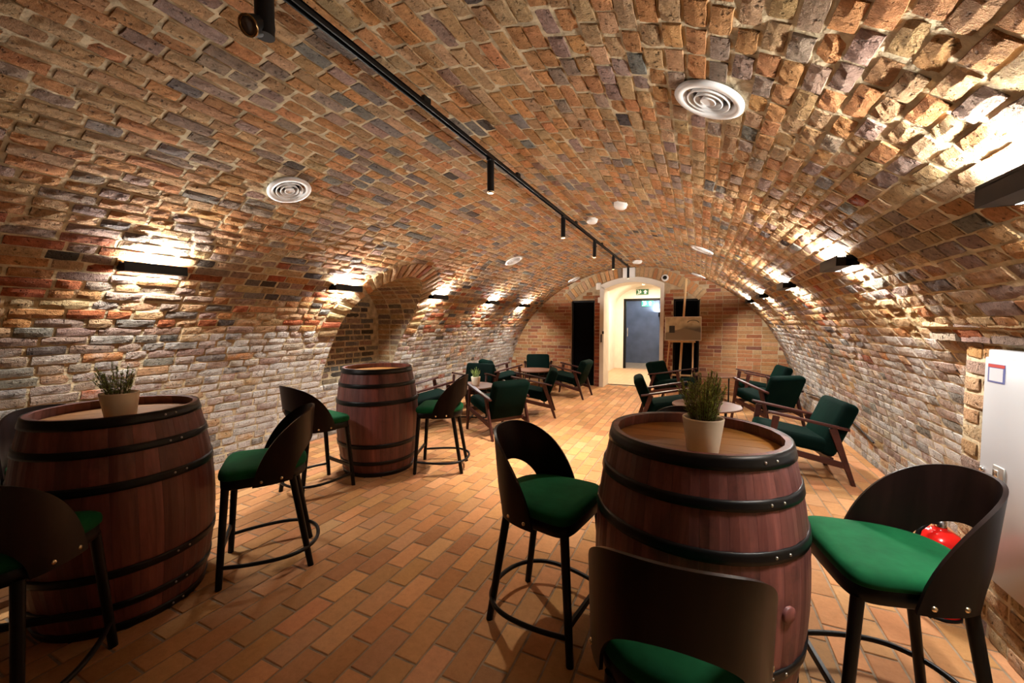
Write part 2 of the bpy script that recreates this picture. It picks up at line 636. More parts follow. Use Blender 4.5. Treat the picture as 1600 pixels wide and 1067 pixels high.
# ------------------------------------------------------------------ structure: floor
fl = MB()
fl.add([(-4.25, Y0, 0), (1.75, Y0, 0), (1.75, Y1 + .5, 0), (-4.25, Y1 + .5, 0)], [(0, 1, 2, 3)])
fl.add([(-4.25, Y0, -.1), (-4.25, Y1 + .5, -.1), (1.75, Y1 + .5, -.1), (1.75, Y0, -.1)], [(0, 1, 2, 3)])
floor = struct(fl.build('floor', M_GROUT))
ms = Masonry(floor, M_TILE, 'tile')
PW, PL = .1165, .2365
for i in range(50):
    x = -1.515 - 22.5 * PW + (i + .5) * PW
    if x > 1.6:
        break
    off = .5 * PL if i % 2 else 0
    for j in range(46):
        y = -2.0 + off + j * PL + 1.108 - 13 * PL + 2.0 + 4 * PL - .07 * 0
        if y < -1.6 or y > 8.7:
            continue
        c = pick([((.40, .195, .082), 4), ((.355, .17, .072), 2), ((.43, .22, .098), 2)])
        ms.add((x, y, 0), (0, 1, 0), (-1, 0, 0), PL - .010, PW - .009, 't', (*c, RNG.uniform(-.1, .05)), spin=RNG.uniform(-.006, .006), tilt=RNG.uniform(-.004, .004))
ms.build()

# ------------------------------------------------------------------ structure: vault in three fields
def vault_field(name, s0, s1, thick_out=.25):
    m = MB()
    ns = max(2, int((s1 - s0) / .035))
    ny = int((Y1 + .3 - Y0) / .04)
    ys = [Y0 + (Y1 + .3 - Y0) * j / ny for j in range(ny + 1)]
    vs = []
    rr = random.Random(len(name))
    for i in range(ns + 1):
        x, z, tx, tz, nx, nz = arc(s0 + (s1 - s0) * i / ns)
        for y in ys:
            d = rr.uniform(-.002, .0012) if 0 < i < ns else 0
            if x < CX and abs(y - NY) < 1 and NB - .1 < z < 2.05:
                d = 0
                z_, y_ = z, y
                for _ in range(3):
                    q = niche_sd(y_, z_)
                    if abs(q) < .034:
                        e = 1e-4
                        gy = (niche_sd(y_ + e, z_) - niche_sd(y_ - e, z_)) / (2 * e)
                        gz = (niche_sd(y_, z_ + e) - niche_sd(y_, z_ - e)) / (2 * e)
                        y_, z_ = y_ - q * gy, z_ - q * gz
                vs.append((vault_x(z_, -1), y_, z_))
                continue
            vs.append((x + nx * d, y, z + nz * d))
    fs = []
    for i in range(ns):
        for j in range(ny):
            a = i * (ny + 1) + j
            q = [vs[a], vs[a + 1], vs[a + ny + 2], vs[a + ny + 1]]
            cx_, cy_, cz_ = [sum(p[k] for p in q) / 4 for k in range(3)]
            if cx_ < CX and niche_sd(cy_, cz_) < -.004 or in_vent(cx_, cy_, cz_, .10):
                continue
            fs.append((a, a + ny + 1, a + ny + 2, a + 1))
    m.add(vs, fs, True)
    return struct(m.build(name, M_MORTAR))
wall_left = vault_field('wall_left', 0, S_L)
ceiling = vault_field('ceiling', S_L, S_R)
wall_right = vault_field('wall_right', S_R, SMAX)
WL = Masonry(wall_left, M_BRICK, 'brick')
CE = Masonry(ceiling, M_BRICK, 'brick')
WR = Masonry(wall_right, M_BRICK, 'brick')
CH = .0705
def ring_f(a, z):
    tz = arc(s_at(min(z, VB - .05)))[3]
    return 1 / math.hypot(math.cos(a), math.sin(a) / max(tz, .2))
def niche_half(z):
    w = 0.0
    if z < NB + .02:
        return 0.0
    if z < NZ - .12:
        return NR
    for i in range(101):
        y = i * .01
        r, a = math.hypot(y, z - NZ), math.atan2(z - NZ, y)
        if r - NR < .247 * ring_f(a, z):
            w = y
    return w
nc = int(SMAX / CH)
for k in range(nc):
    s = (k + .5) * SMAX / nc
    x, z, tx, tz, nx, nz = arc(s)
    fld = WL if s < S_L else (CE if s < S_R else WR)
    hd = .5 if z < 1.5 else .62
    if x > CX + .55 and z > 1.55:
        hd = .93                       # right haunch: mostly headers
    y = -1.7 - RNG.random() * .24
    if x > CX and z < ZP:
        y = YP - .05 - RNG.random() * .1
    wob = RNG.uniform(-.004, .004)
    NW = niche_half(z) if x < CX else 0
    while y < Y1 + .05:
        L = RNG.uniform(.108, .135) if RNG.random() < hd else RNG.uniform(.155, .235)
        yc = y + L / 2 + .006
        gap = RNG.uniform(.006, .012)
        y += L + gap
        if x < CX and NW > 0:
            lo, hi = yc - L / 2, yc + L / 2
            a_, b_ = NY - NW, NY + NW
            if lo > a_ - .03 and hi < b_ + .03:
                continue
            if lo < a_ < hi:
                hi = a_ - .004
            elif lo < b_ < hi:
                lo = b_ + .004
            L, yc = hi - lo, (lo + hi) / 2
            if L < .045:
                continue
        if in_vent(x, yc, z, .10 + L * .2):
            continue
        H = CH - RNG.uniform(.003, .008)
        dz = wob + .004 * math.sin(yc * 2.3 + k * .7)
        P = (x + tx * dz, yc, z + tz * dz)
        # U x V must equal the inward normal
        fld.add(P, (0, 1, 0), (tx, 0, tz), L, H, 's' if L > .16 else 'h', vault_colour(x, yc, z, s),
                proud=RNG.uniform(-.0025, .0045), spin=RNG.uniform(-.02, .02), tilt=RNG.uniform(-.022, .022))
# ring of bricks round the arch of the niche, lying on the vault surface
def on_vault_left(y, z):
    x = vault_x(z, -1)
    s = s_at(z)
    return x, arc(s)
nv = 27
for k in range(nv):
    a = lerp(-.18, PI + .18, (k + .5) / nv)
    rc = NR + .13 * ring_f(a, NZ + (NR + .1) * math.sin(a))
    yc, zc = NY + rc * math.cos(a), NZ + rc * math.sin(a)
    x, A = on_vault_left(yc, zc)
    T = np.array([A[2], 0, A[3]])
    Nn = np.array([A[4], 0, A[5]])
    ca, sa = math.cos(a), math.sin(a)
    rad = np.array([0, ca, 0]) + T * (sa * 1.0)
    rad /= np.linalg.norm(rad)
    tang = np.cross(Nn, rad)
    WL.add((x, yc, zc), rad, tang, .225, .068, 's', (*pick([(ORANGE, 3), (TAN, 3), (BUFF, 2), (RED, .8)]), RNG.uniform(-.1, .1)), proud=.012 + RNG.uniform(-.003, .006), spin=RNG.uniform(-.02, .02))
WL.build()
CE.build()
WR.build()

# niche: reveals, back wall and sill
XB = -4.08
nm = MB()
outl = [(NY + NR, NB)] + [(NY + NR, lerp(NB, NZ, i / 6)) for i in range(1, 6)]
outl += [(NY + NR * math.cos(PI * i / 20), NZ + NR * math.sin(PI * i / 20)) for i in range(21)]
outl += [(NY - NR, lerp(NZ, NB, i / 6)) for i in range(1, 7)]
for i in range(len(outl) - 1):
    (ya, za), (yb, zb) = outl[i], outl[i + 1]
    xa, xb = vault_x(za, -1) - .004, vault_x(zb, -1) - .004
    nm.add([(xa, ya, za), (xb, yb, zb), (XB, yb, zb), (XB, ya, za)], [(0, 1, 2, 3)], False)
nm.add([(vault_x(NB, -1) - .004, NY + NR, NB), (vault_x(NB, -1) - .004, NY - NR, NB), (XB, NY - NR, NB), (XB, NY + NR, NB)], [(0, 3, 2, 1)])
nm.add([(XB, y, z) for y, z in outl], [tuple(range(len(outl)))[::-1]])
niche = struct(nm.build('wall_niche', M_MORTAR))
NI = Masonry(niche, M_BRICK, 'brick')
for k in range(18):
    z = NB + .04 + k * .074
    y = NY - NR + (.02 if k % 2 else -.06)
    while y < NY + NR:
        L = .12 if RNG.random() < .55 else .22
        yc = y + L / 2
        y += L + .013
        if in_niche(yc, z, -L * .35):
            NI.add((XB, yc, z), (0, 1, 0), (0, 0, 1), L, .058, 's' if L > .16 else 'h', (*pick([(GREY, 4), (MAUVE, 1.5), (DARK, 1.5), ((.16, .165, .15), 2)]), RNG.uniform(-.05, .3)), proud=RNG.uniform(-.003, .006), spin=RNG.uniform(-.02, .02))
for side in (1, -1):                    # big stones of the reveals
    for k in range(10):
        z = NB + .045 + k * .073
        if z > NZ + .02:
            break
        x0, x1 = XB, vault_x(z, -1)
        x = x0
        while x < x1 - .05:
            L = min(.2, x1 - x - .01)
            if L < .05:
                break
            # inward normal is -side along y
            NI.add((x + L / 2, NY + side * NR, z), (side * 1.0, 0, 0), (0, 0, 1), L, .058, 's' if L > .13 else 'h', (*pick([(MAUVE, 2), (BUFF, 2), (TAN, 2)]), RNG.uniform(.05, .3)), proud=.0)
            x += L + .012
for k in range(24):                     # soffit bricks
    a = PI * (k + .5) / 24
    yc, zc = NY + NR * math.cos(a), NZ + NR * math.sin(a)
    x1 = vault_x(zc, -1)
    x = XB + .01
    while x < x1 - .06:
        L = min(.22, x1 - x - .01)
        tang = np.array([0, -math.sin(a), math.cos(a)])
        nrm = np.array([0, -math.cos(a), -math.sin(a)])
        Uv = np.cross(tang, nrm)
        NI.add((x + L / 2, yc, zc), Uv, tang, L, .062, 's' if L > .14 else 'h', (*pick([(MAUVE, 3), (GREY, 1), (BUFF, 2), (TAN, 2)]), RNG.uniform(0, .25)), proud=0)
        x += L + .012
for k in range(5):
    NI.add((XB + .1, NY - NR + .12 + k * .235, NB), (0, 1, 0), (-1, 0, 0), .22, .11, 's', (*pick([(TAN, 2), (BUFF, 1)]), .05))
NI.build()

# front end of the room behind the camera (the vault goes on a little and is closed)
fw = MB()
fw.box((CX, Y0 - .1, 1.25), (6.2, .2, 2.7))
struct(fw.build('wall_front', M_MORTAR))

# pier on the right that carries the fire cabinet
pm = MB()
pm.box((XP + .3, (YP - 2.2) / 2, ZP / 2), (.6, YP + 2.2, ZP))
pier = struct(pm.build('wall_pier', M_MORTAR))
PR = Masonry(pier, M_BRICK, 'brick')
for k in range(17):
    z = .037 + k * .0745
    if z > ZP:
        break
    y = YP - .005
    first = True
    while y > -1.2:
        L = (.23 if k % 2 else .115) if first else (.235 if RNG.random() < .6 else .115)
        first = False
        yc = y - L / 2
        y -= L + .012
        PR.add((XP, yc, z), (0, -1, 0), (0, 0, 1), L, .061, 's' if L > .16 else 'h', (*pick([(BUFF, 4), (TAN, 3), (MAUVE, 2), (ORANGE, 1.2)]), RNG.uniform(.0, .18)), proud=RNG.uniform(-.003, .005), spin=RNG.uniform(-.012, .012))
    # far end face of the pier
    x = XP + .01
    while x < vault_x(z, 1):
        L = .115
        PR.add((x + L / 2, YP, z), (-1, 0, 0), (0, 0, 1), L, .061, 'h', (*pick([(BUFF, 2), (TAN, 3)]), .1))
        x += L + .012
# projecting courses where the vault sits on the pier
for k in range(2):
    y = 2.86
    while y > -1.0:
        L = RNG.uniform(.2, .26)
        PR.add((XP - .035 - .035 * k, y - L / 2, ZP + .034 + .068 * k), (0, -1, 0), (0, 0, 1), L, .058, 's', (*pick([(MAUVE, 3), (TAN, 2)]), .1), proud=RNG.uniform(-.01, .006), spin=RNG.uniform(-.01, .01))
        y -= L + .014
PR.build()

# ------------------------------------------------------------------ structure: end wall with doorway and two tall recesses
DX0, DX1, DZS, DZA = -1.86, -.66, 2.10, 2.25        # doorway, spring and crown of its flat arch
def door_arc(n=12, e=0.0, zo=0.0):
    pts = []
    for i in range(n + 1):
        t = i / n
        x = lerp(DX0 - e, DX1 + e, t)
        pts.append((x, DZS + zo + (DZA - DZS) * (1 - (2 * t - 1) ** 2)))
    return pts
RECL = (-2.512, -2.005, 0.0, 1.83)
RECR = (-.456, .012, 0.0, 1.82)
TH = .5
em = MB()
def wbox(x0, x1, z0, z1, y0=Y1, y1=Y1 + TH):
    em.box(((x0 + x1) / 2, (y0 + y1) / 2, (z0 + z1) / 2), (x1 - x0, y1 - y0, z1 - z0))
wbox(-4.2, RECL[0], 0, 2.7)
wbox(RECL[0], RECL[1], RECL[3], 2.7)
wbox(RECL[0], RECL[1], 0, RECL[3], Y1 + .14)
wbox(RECL[1], DX0, 0, 2.7)
wbox(DX1, RECR[0], 0, 2.7)
wbox(RECR[0], RECR[1], RECR[3], 2.7)
wbox(RECR[0], RECR[1], 0, RECR[3], Y1 + .14)
wbox(RECR[1], 1.75, 0, 2.7)
MXZ = Matrix(((1, 0, 0, 0), (0, 0, -1, 0), (0, 1, 0, 0), (0, 0, 0, 1)))   # (a, b, d) -> (a, -d, b)
em.prism([(DX0, 2.7)] + door_arc() + [(DX1, 2.7)], -(Y1 + TH), -Y1, MXZ)
wall_back = struct(em.build('wall_back', M_MORTAR_END))
EB = Masonry(wall_back, M_BRICK_END, 'brick')
RCX, RCZ, RCR = -1.27, .40, 1.87                     # relieving arch over the doorway
def end_free(x, z, L):
    for (a, b, c, d) in (RECL, RECR):
        if a - L / 2 + .02 < x < b + L / 2 - .02 and c - .02 < z < d + .02:
            return False
    if DX0 - .02 - L / 2 < x < DX1 + .02 + L / 2 and z < DZA + .02:
        return False
    if RCR - .03 < math.hypot(x - RCX, z - RCZ) < RCR + .25 and abs(x - RCX) < 1.32:
        return False
    return True
k = 0
while k * .0715 < 2.5:
    z = .036 + k * .0715
    x = -4.15 + (.06 if k % 2 else -.02)
    q = 0
    while x < 1.65:
        L = .243 if (q + k) % 3 else .118
        q += 1
        # split bricks at the recess edges so that each jamb ends clean
        for e in (RECL[0], RECL[1], RECR[0], RECR[1], DX0 - .03, DX1 + .03):
            if x < e - .03 < x + L - .05 and z < 1.9:
                L = e - x - .006
        xc = x + L / 2
        x += L + .011
        if L < .04 or not end_free(xc, z, L) or z > vault_z(xc) + .05 or vault_z(xc) == 0:
            continue
        c = pick([((.29, .125, .055), 4), ((.30, .155, .07), 3), ((.33, .19, .09), 1), ((.24, .085, .04), 1.2), ((.18, .07, .045), .5)])
        lime = RNG.uniform(-.15, .03) + (.10 if xc < -3.1 else 0)
        if RECL[1] < xc < DX0 or DX1 < xc < RECR[0]:
            c = pick([((.20, .06, .035), 3), (RED, 1), ((.25, .09, .05), 1)])
            lime = -.1
        EB.add((xc, Y1, z), (1, 0, 0), (0, 0, 1), L, .061, 'e', (*c, lime), proud=RNG.uniform(-.003, .002), spin=RNG.uniform(-.006, .006))
    k += 1
nv = 34
for k in range(nv):
    a = lerp(PI / 2 + .74, PI / 2 - .74, (k + .5) / nv)
    r0 = RCR + .11
    x, z = RCX + r0 * math.cos(a), RCZ + r0 * math.sin(a)
    if DX0 < x < DX1 and z < DZA + .02 or z > vault_z(x) + .1:
        continue
    rad = (math.cos(a), 0, math.sin(a))
    tan = (math.sin(a), 0, -math.cos(a))
    EB.add((x, Y1, z), tan, rad, .068, .215, 'e', (*pick([(ORANGE, 3), (TAN, 3), (BUFF, 1), (MAUVE, 1)]), RNG.uniform(-.05, .12)), proud=.004)
EB.build()

# white casing of the doorway
ins = door_arc(14, -.0, 0)
tm = MB()
inner = [(DX0 + .055, 0.0), (DX0 + .055, DZS - .02)] + [(lerp(DX0 + .055, DX1 - .04, i / 14), DZS - .05 + .13 * (1 - (2 * i / 14 - 1) ** 2)) for i in range(15)] + [(DX1 - .04, 0.0)]
outer = [(DX0 - .03, 0.0), (DX0 - .03, DZS + .03)] + [(lerp(DX0 - .03, DX1 + .03, i / 14), DZS + .035 + .15 * (1 - (2 * i / 14 - 1) ** 2)) for i in range(15)] + [(DX1 + .03, 0.0)]
YA, YB = Y1 - .035, Y1 + TH + .01
n = len(inner)
vs = [(x, YA, z) for x, z in outer] + [(x, YA, z) for x, z in inner] + [(x, YB, z) for x, z in inner] + [(x, Y1 + .02, z) for x, z in outer]
fs = []
for i in range(n - 1):
    fs.append((i, i + 1, n + i + 1, n + i))
    fs.append((n + i, n + i + 1, 2 * n + i + 1, 2 * n + i))
    fs.append((3 * n + i, 3 * n + i + 1, i + 1, i))
tm.add(vs, [f[::-1] for f in fs])
tm.rbox((DX0 - .06, Y1 - .015, DZS + .02), (.11, .05, .15), .02)
tm.rbox((DX0 - .04, Y1 - .012, DZS - .27), (.07, .04, .12), .015)
casing = struct(tm.build('trim_1', M_WHITE))
hm = MB().rbox((DX0 + .01, YA - .012, 1.03), (.022, .02, .17), .004).rbox((DX0 + .045, YA - .008, 1.15), (.035, .018, .06), .004)
hm.build('door_handle', M_BLACK, casing)

# passage behind the doorway
PX0, PX1, PY1 = -2.27, -.34, 12.2
def passage_roof(x, spring=1.80, top=2.42):
    t = (x - (PX0 + PX1) / 2) / ((PX1 - PX0) / 2)
    return spring + (top - spring) * math.sqrt(max(0, 1 - t * t))
cm_ = MB()
cm_.box((PX0 - .05, (YB + PY1) / 2, 1.0), (.1, PY1 - Y1 - TH, 2.0))
struct(cm_.build('wall_passage_left', M_WHITE))
cm_ = MB()
cm_.box((PX1 + .05, (YB + PY1) / 2, 1.0), (.1, PY1 - Y1 - TH, 2.0))
struct(cm_.build('wall_passage_right', M_WHITE))
cm_ = MB()
vs, fs = [], []
N_ = 24
for i in range(N_ + 1):
    a = PI * i / N_
    x = (PX0 + PX1) / 2 - (PX1 - PX0) / 2 * math.cos(a)
    z = 1.80 + .62 * math.sin(a)
    vs += [(x, Y1 + TH, z), (x, PY1, z)]
for i in range(N_):
    fs.append((2 * i, 2 * i + 1, 2 * i + 3, 2 * i + 2))
cm_.add(vs, fs, True)
struct(cm_.build('ceiling_passage', M_WHITE))
GX0, GX1, GZ = -2.03, -.80, 2.06
cm_ = MB()
cm_.box(((PX0 + GX0) / 2 - .05, PY1 + .08, 1.25), (GX0 - PX0 + .1, .16, 2.5))
cm_.box(((PX1 + GX1) / 2 + .05, PY1 + .08, 1.25), (PX1 - GX1 + .1, .16, 2.5))
cm_.box(((GX0 + GX1) / 2, PY1 + .08, (GZ + 2.5) / 2), (GX1 - GX0, .16, 2.5 - GZ))
struct(cm_.build('wall_passage_end', M_WHITE))
# floor of passage and of the room beyond the glass
m_pf, nt, b = nodes_of('passage_tiles')
br = nd(nt, 'ShaderNodeTexBrick')
br.inputs['Color1'].default_value = (.50, .33, .19, 1)
br.inputs['Color2'].default_value = (.45, .29, .165, 1)
br.inputs['Mortar'].default_value = (.35, .25, .16, 1)
br.inputs['Scale'].default_value = 1.0
br.inputs['Brick Width'].default_value = .2365
br.inputs['Row Height'].default_value = .1165
br.inputs['Mortar Size'].default_value = .005
tc = nd(nt, 'ShaderNodeTexCoord')
mp = nd(nt, 'ShaderNodeMapping')
mp.inputs['Rotation'].default_value = (0, 0, PI / 2)
lk(nt, tc.outputs['Object'], mp.inputs['Vector'])
lk(nt, mp.outputs[0], br.inputs['Vector'])
lk(nt, br.outputs['Color'], b.inputs['Base Color'])
b.inputs['Roughness'].default_value = .5
cm_ = MB().box(((PX0 + PX1) / 2, (Y1 + .4 + 14.2) / 2, -.05), (2.6, 14.2 - Y1 - .4, .1))
struct(cm_.build('floor_passage', m_pf))
# grey room beyond the glass door
gm = MB()
gm.box((-1.3, 14.1, 1.3), (3.4, .1, 2.8))
gm.box((-3.0, 13.2, 1.3), (.1, 1.9, 2.8))
gm.box((.4, 13.2, 1.3), (.1, 1.9, 2.8))
struct(gm.build('wall_beyond', M_GREY))
gm = MB().box((-1.3, 13.2, 2.75), (3.4, 2.0, .1))
struct(gm.build('ceiling_beyond', M_GREY))

# glass door
M_GLASS, nt, b = nodes_of('door_glass')
b.inputs['Base Color'].default_value = (.86, .9, .95, 1)
b.inputs['Roughness'].default_value = .02
b.inputs['Transmission Weight'].default_value = 1.0
b.inputs['IOR'].default_value = 1.05
gd = struct(bpy.data.objects.new('door_1', None))
COL.objects.link(gd)
gd.location = ((GX0 + GX1) / 2, PY1 + .06, 0)
hw = (GX1 - GX0) / 2
fm = MB()
fm.box((-hw + .035, 0, GZ / 2), (.07, .08, GZ)).box((hw - .035, 0, GZ / 2), (.07, .08, GZ)).box((0, 0, GZ - .035), (2 * hw - .14, .08, .07))
fm.build('door_frame', M_BLACK, gd)
MB().box((0, 0, GZ / 2 - .03), (2 * hw - .14, .012, GZ - .08)).build('pane', M_GLASS, gd)
MB().tube([(-hw + .12, -.05, .95), (-hw + .12, -.05, 1.2)], .012).tube([(-hw + .12, -.05, .98), (-hw + .12, 0, .98)], .008).tube([(-hw + .12, -.05, 1.17), (-hw + .12, 0, 1.17)], .008).build('door_handle', M_CHROME, gd)

# exit signs: running figure, door and arrow
def exit_sign(label, x, y, z, wd, ht, lit=False):
    t = thing('exit_sign', label, 'sign', (x, y, z))
    bg = M_GREEN if not lit else emis('lit_sign_green', (.10, .75, .3), 1.6)
    fg = M_SIGNW if not lit else emis('lit_sign_white', (.95, 1, .9), 2.2)
    MB().rbox((0, 0, 0), (wd, .025, ht), .004).build('sign_plate', bg, t)
    p = MB()
    M = MXZ
    def poly(pts):
        p.prism([(a * wd, b * ht) for a, b in pts], .013, .016, M)
    poly([(-.46, -.4), (-.30, -.4), (-.30, .4), (-.46, .4), (-.46, .33), (-.345, .33), (-.345, -.33), (-.46, -.33)])       # doorway
    p.prism([(wd * -.17 + .085 * ht * math.cos(2 * PI * i / 10), ht * .29 + .085 * ht * math.sin(2 * PI * i / 10)) for i in range(10)], .013, .016, M)
    poly([(-.23, .17), (-.12, .17), (-.13, -.05), (-.22, -.05)])
    poly([(-.22, -.05), (-.16, -.05), (-.20, -.38), (-.26, -.38)])
    poly([(-.18, -.05), (-.13, -.02), (-.07, -.2), (-.11, -.25)])
    poly([(-.23, .16), (-.28, .02), (-.25, -.0), (-.2, .12)])
    poly([(-.12, .16), (-.05, .03), (-.07, -.01), (-.14, .1)])
    poly([(.24, .38), (.40, .02), (.32, .02), (.32, -.36), (.16, -.36), (.16, .02), (.08, .02)])                            # arrow upwards
    p.build('pictogram', fg, t)
    return t
exit_sign('green emergency exit sign above the black framed glass door', -1.50, PY1 - .02, 2.245, .34, .155)
exit_sign('lit pale exit sign on the grey wall seen behind the glass door', -1.56, 14.03, 2.00, .36, .19, True)
# slim wall lamp in the grey room
t = thing('wall_lamp', 'slim black wall lamp glowing upwards on grey wall behind the glass', 'lamp', (-1.18, 13.99, 1.62))
MB().tube([(0, 0, -.07), (0, 0, .07)], .03, 14).tube([(0, .02, .0), (0, .06, .0)], .012).build('lamp_body', M_BLACK, t)
MB().tube([(0, .03, .07), (0, .03, .52)], .006, 6).build('cord', M_BLACK, t)
MB().disc(.024, .0705, 14).build('diffuser', emis('cool_diffuser', (.85, .92, 1), 40), t)

def area(name, parent, loc, rot, sx, sy, watts, col, spread=PI):
    l = bpy.data.lights.new(name, 'AREA')
    l.shape = 'RECTANGLE'
    l.size, l.size_y = sx, sy
    l.energy = watts
    l.color = col
    l.spread = spread
    o = bpy.data.objects.new(name, l)
    COL.objects.link(o)
    o.parent = parent
    o.location = loc
    o.rotation_euler = rot
    return o
area('lamp_light', t, (0, .0, .08), (PI, 0, 0), .05, .05, 30, (.85, .92, 1))
# ceiling lamps of the grey room and of the passage
def ceiling_lamp(label, x, y, z, watts, col):
    t = thing('ceiling_lamp', label, 'lamp', (x, y, z), group=None)
    MB().lathe([(.0, 0), (.11, 0), (.12, -.01), (.12, -.035), (.105, -.04)], 28).build('housing', M_WHITEP, t)
    MB().disc(.104, -.039, 28, down=True).build('diffuser', emis('ceiling_diffuser', col, 12), t)
    area('lamp_light', t, (0, 0, -.045), (0, 0, 0), .18, .18, watts, col)
ceiling_lamp('round white ceiling lamp in the passage, just past the doorway', -1.3, 9.75, 2.418, CORR_W, (1, .84, .64))
ceiling_lamp('round white ceiling lamp in the passage, in front of the glass door', -1.3, 11.3, 2.418, CORR_W, (1, .84, .64))
ceiling_lamp('round white ceiling lamp in the grey room behind the glass door', -1.3, 13.1, 2.70, 38, (.86, .92, 1))

# ------------------------------------------------------------------ black boards added to stand in for the darkness inside the end wall recesses
M_RECESS_DARK = plain('recess_dark_matt', (.002, .002, .002), .9, spec=.02)
def panel(label, R):
    t = thing('recess_dark_fill', label, 'dark recess', ((R[0] + R[1]) / 2, Y1 + .09, 0))
    wd = R[1] - R[0] - .006
    MB().box((0, .02, R[3] / 2), (wd, .03, R[3] - .006)).build('board', M_RECESS_DARK, t)
    f = MB()
    f.box((-wd / 2 + .015, -.01, R[3] / 2), (.03, .05, R[3] - .008)).box((wd / 2 - .015, -.01, R[3] / 2), (.03, .05, R[3] - .008)).box((0, -.01, R[3] - .02), (wd - .06, .05, .03))
    f.build('dark_fill_frame', M_BLACK, t)
panel('tall dark recess filled with an added black board in the brick end wall left of the white doorway', RECL)
panel('tall dark recess filled with an added black board in the brick end wall behind the wooden easel', RECR)

# ------------------------------------------------------------------ lamps: wall washers, both sides
LY = [1.39, 2.95, 4.51, 6.08, 7.47]
lab_l = ['nearest black wall washer on the left wall, above the near-left barrel',
         'black wall washer on the left wall, just before the arched niche',
         'black wall washer on the left wall, just past the arched niche',
         'second black wall washer past the arched niche on the left wall',
         'farthest black wall washer on the left wall, next to the end wall']
lab_r = ['nearest black wall washer on the right side, cut by the frame edge',
         'second black wall washer on the right side, large with bright beams',
         'third black wall washer from the camera on the right side',
         'fourth black wall washer from the camera on the right side',
         'farthest black wall washer on the right side, next to the end wall']
ZW = 1.70
def washer(side, y, label):
    xw = vault_x(ZW, side)
    t = thing('wall_washer', label, 'lamp', (xw - side * .055, y, ZW), 0 if side < 0 else PI, 'wall washers along the vault')
    b_ = MB()
    # local +x points into the room
    b_.box((.020, 0, .003), (.046, .33, .036))
    b_.box((.006, 0, -.021), (.074, .33, .016))
    b_.box((.040, 0, .024), (.006, .33, .012))
    b_.box((-.045, 0, 0), (.09, .33, .014))
    for k in (1, -1):
        b_.box((-.030, k * .161, 0), (.06, .008, .058))
    b_.build('lamp_body', M_BLACK, t)
    MB().box((.016, 0, .0225), (.040, .30, .003)).build('upper_diffuser', M_DIFF, t)
    MB().box((-.042, 0, -.0085), (.020, .30, .003)).build('lower_diffuser', M_DIFF, t)
    area('up_light', t, (.016, 0, .026), (PI, math.radians(26), 0), .036, .29, WASH_UP, WASH_COL)
    area('down_light', t, (-.042, 0, -.012), (0, 0, 0), .018, .29, WASH_DOWN, WASH_COL)
for y, l in zip(LY, lab_l):
    washer(-1, y, l)
for y, l in zip(LY, lab_r):
    washer(1, y, l)
# ------------------------------------------------------------------ lamps: black track with six spots
TX, TZ = -1.23, 2.405
tr = thing('lighting_track', 'long black lighting track running along the crown of the vault', 'track', (TX, 0, TZ))
MB().box((-.012, 3.0, .009), (.006, 9.9, .022)).box((.012, 3.0, .009), (.006, 9.9, .022)).box((0, 3.0, .018), (.03, 9.9, .008)).build('rail', M_BLACK, tr)
for y in (-1.2, .3, 1.65, 2.75, 4.3, 5.6, 7.1, 7.75):
    MB().box((0, y, .036), (.02, .05, .03)).build('bracket', M_BLACK, tr)
spl = {0.84: 'nearest black track spot with a tilted round head and glass lens',
       2.32: 'second black track spot, a long straight tube over the middle of the room',
       3.84: 'third black track spot, glowing tube in front of the smoke detector',
       5.15: 'fourth black track spot from the camera, thin tube near the far end',
       6.40: 'fifth black track spot from the camera, short before the doorway',
       7.85: 'farthest black track spot, in front of the white box over the doorway'}
def spot(y, label):
    t = thing('track_spot', label, 'lamp', (TX, y, TZ - .002), 0, 'spots on the ceiling track')
    MB().rbox((0, 0, -.008), (.026, .07, .018), .003, 1).build('adapter', M_BLACK, t)
    if abs(y - .84) < .01:
        MB().tube([(0, 0, -.017), (0, 0, -.165)], .027, 20).build('stem', M_BLACK, t)
        d = Vector((.15, -.62, -.44)).normalized()
        c = Vector((-.012, -.006, -.132))
        h = MB().tube([c - d * .03, c + d * .055], .029, 24)
        h.build('spot_head', M_BLACK, t)
        q = d.to_track_quat('Z', 'Y').to_matrix().to_4x4()
        q.translation = c + d * .056
        MB().lathe([(.0295, -.004), (.0295, .003), (.024, .003), (.022, -.002)], 24, q).build('bezel', plain('gilt_bezel', (.30, .19, .08), .25, 1.0), t)
        MB().lathe([(.0, .004), (.010, .003), (.022, -.001)], 20, q).build('lens', M_OFFLENS, t)
        return t
    MB().tube([(0, 0, -.016), (0, 0, -.215)], .0225, 20).build('spot_tube', M_BLACK, t)
    MB().lathe([(.0226, -.205), (.0226, -.2155), (.018, -.2155)], 20).build('bezel', M_BRASS, t)
    MB().disc(.018, -.2152, 20, down=True).build('lens', M_LENS, t)
    l = bpy.data.lights.new('spot_light', 'SPOT')
    l.energy = SPOT_W[y]
    l.color = SPOT_COL
    l.spot_size = math.radians(88)
    l.spot_blend = .9
    l.shadow_soft_size = .02
    o = bpy.data.objects.new('spot_light', l)
    COL.objects.link(o)
    o.parent = t
    o.location = (0, 0, -.222)
    return t
for y, l in spl.items():
    spot(y, l)

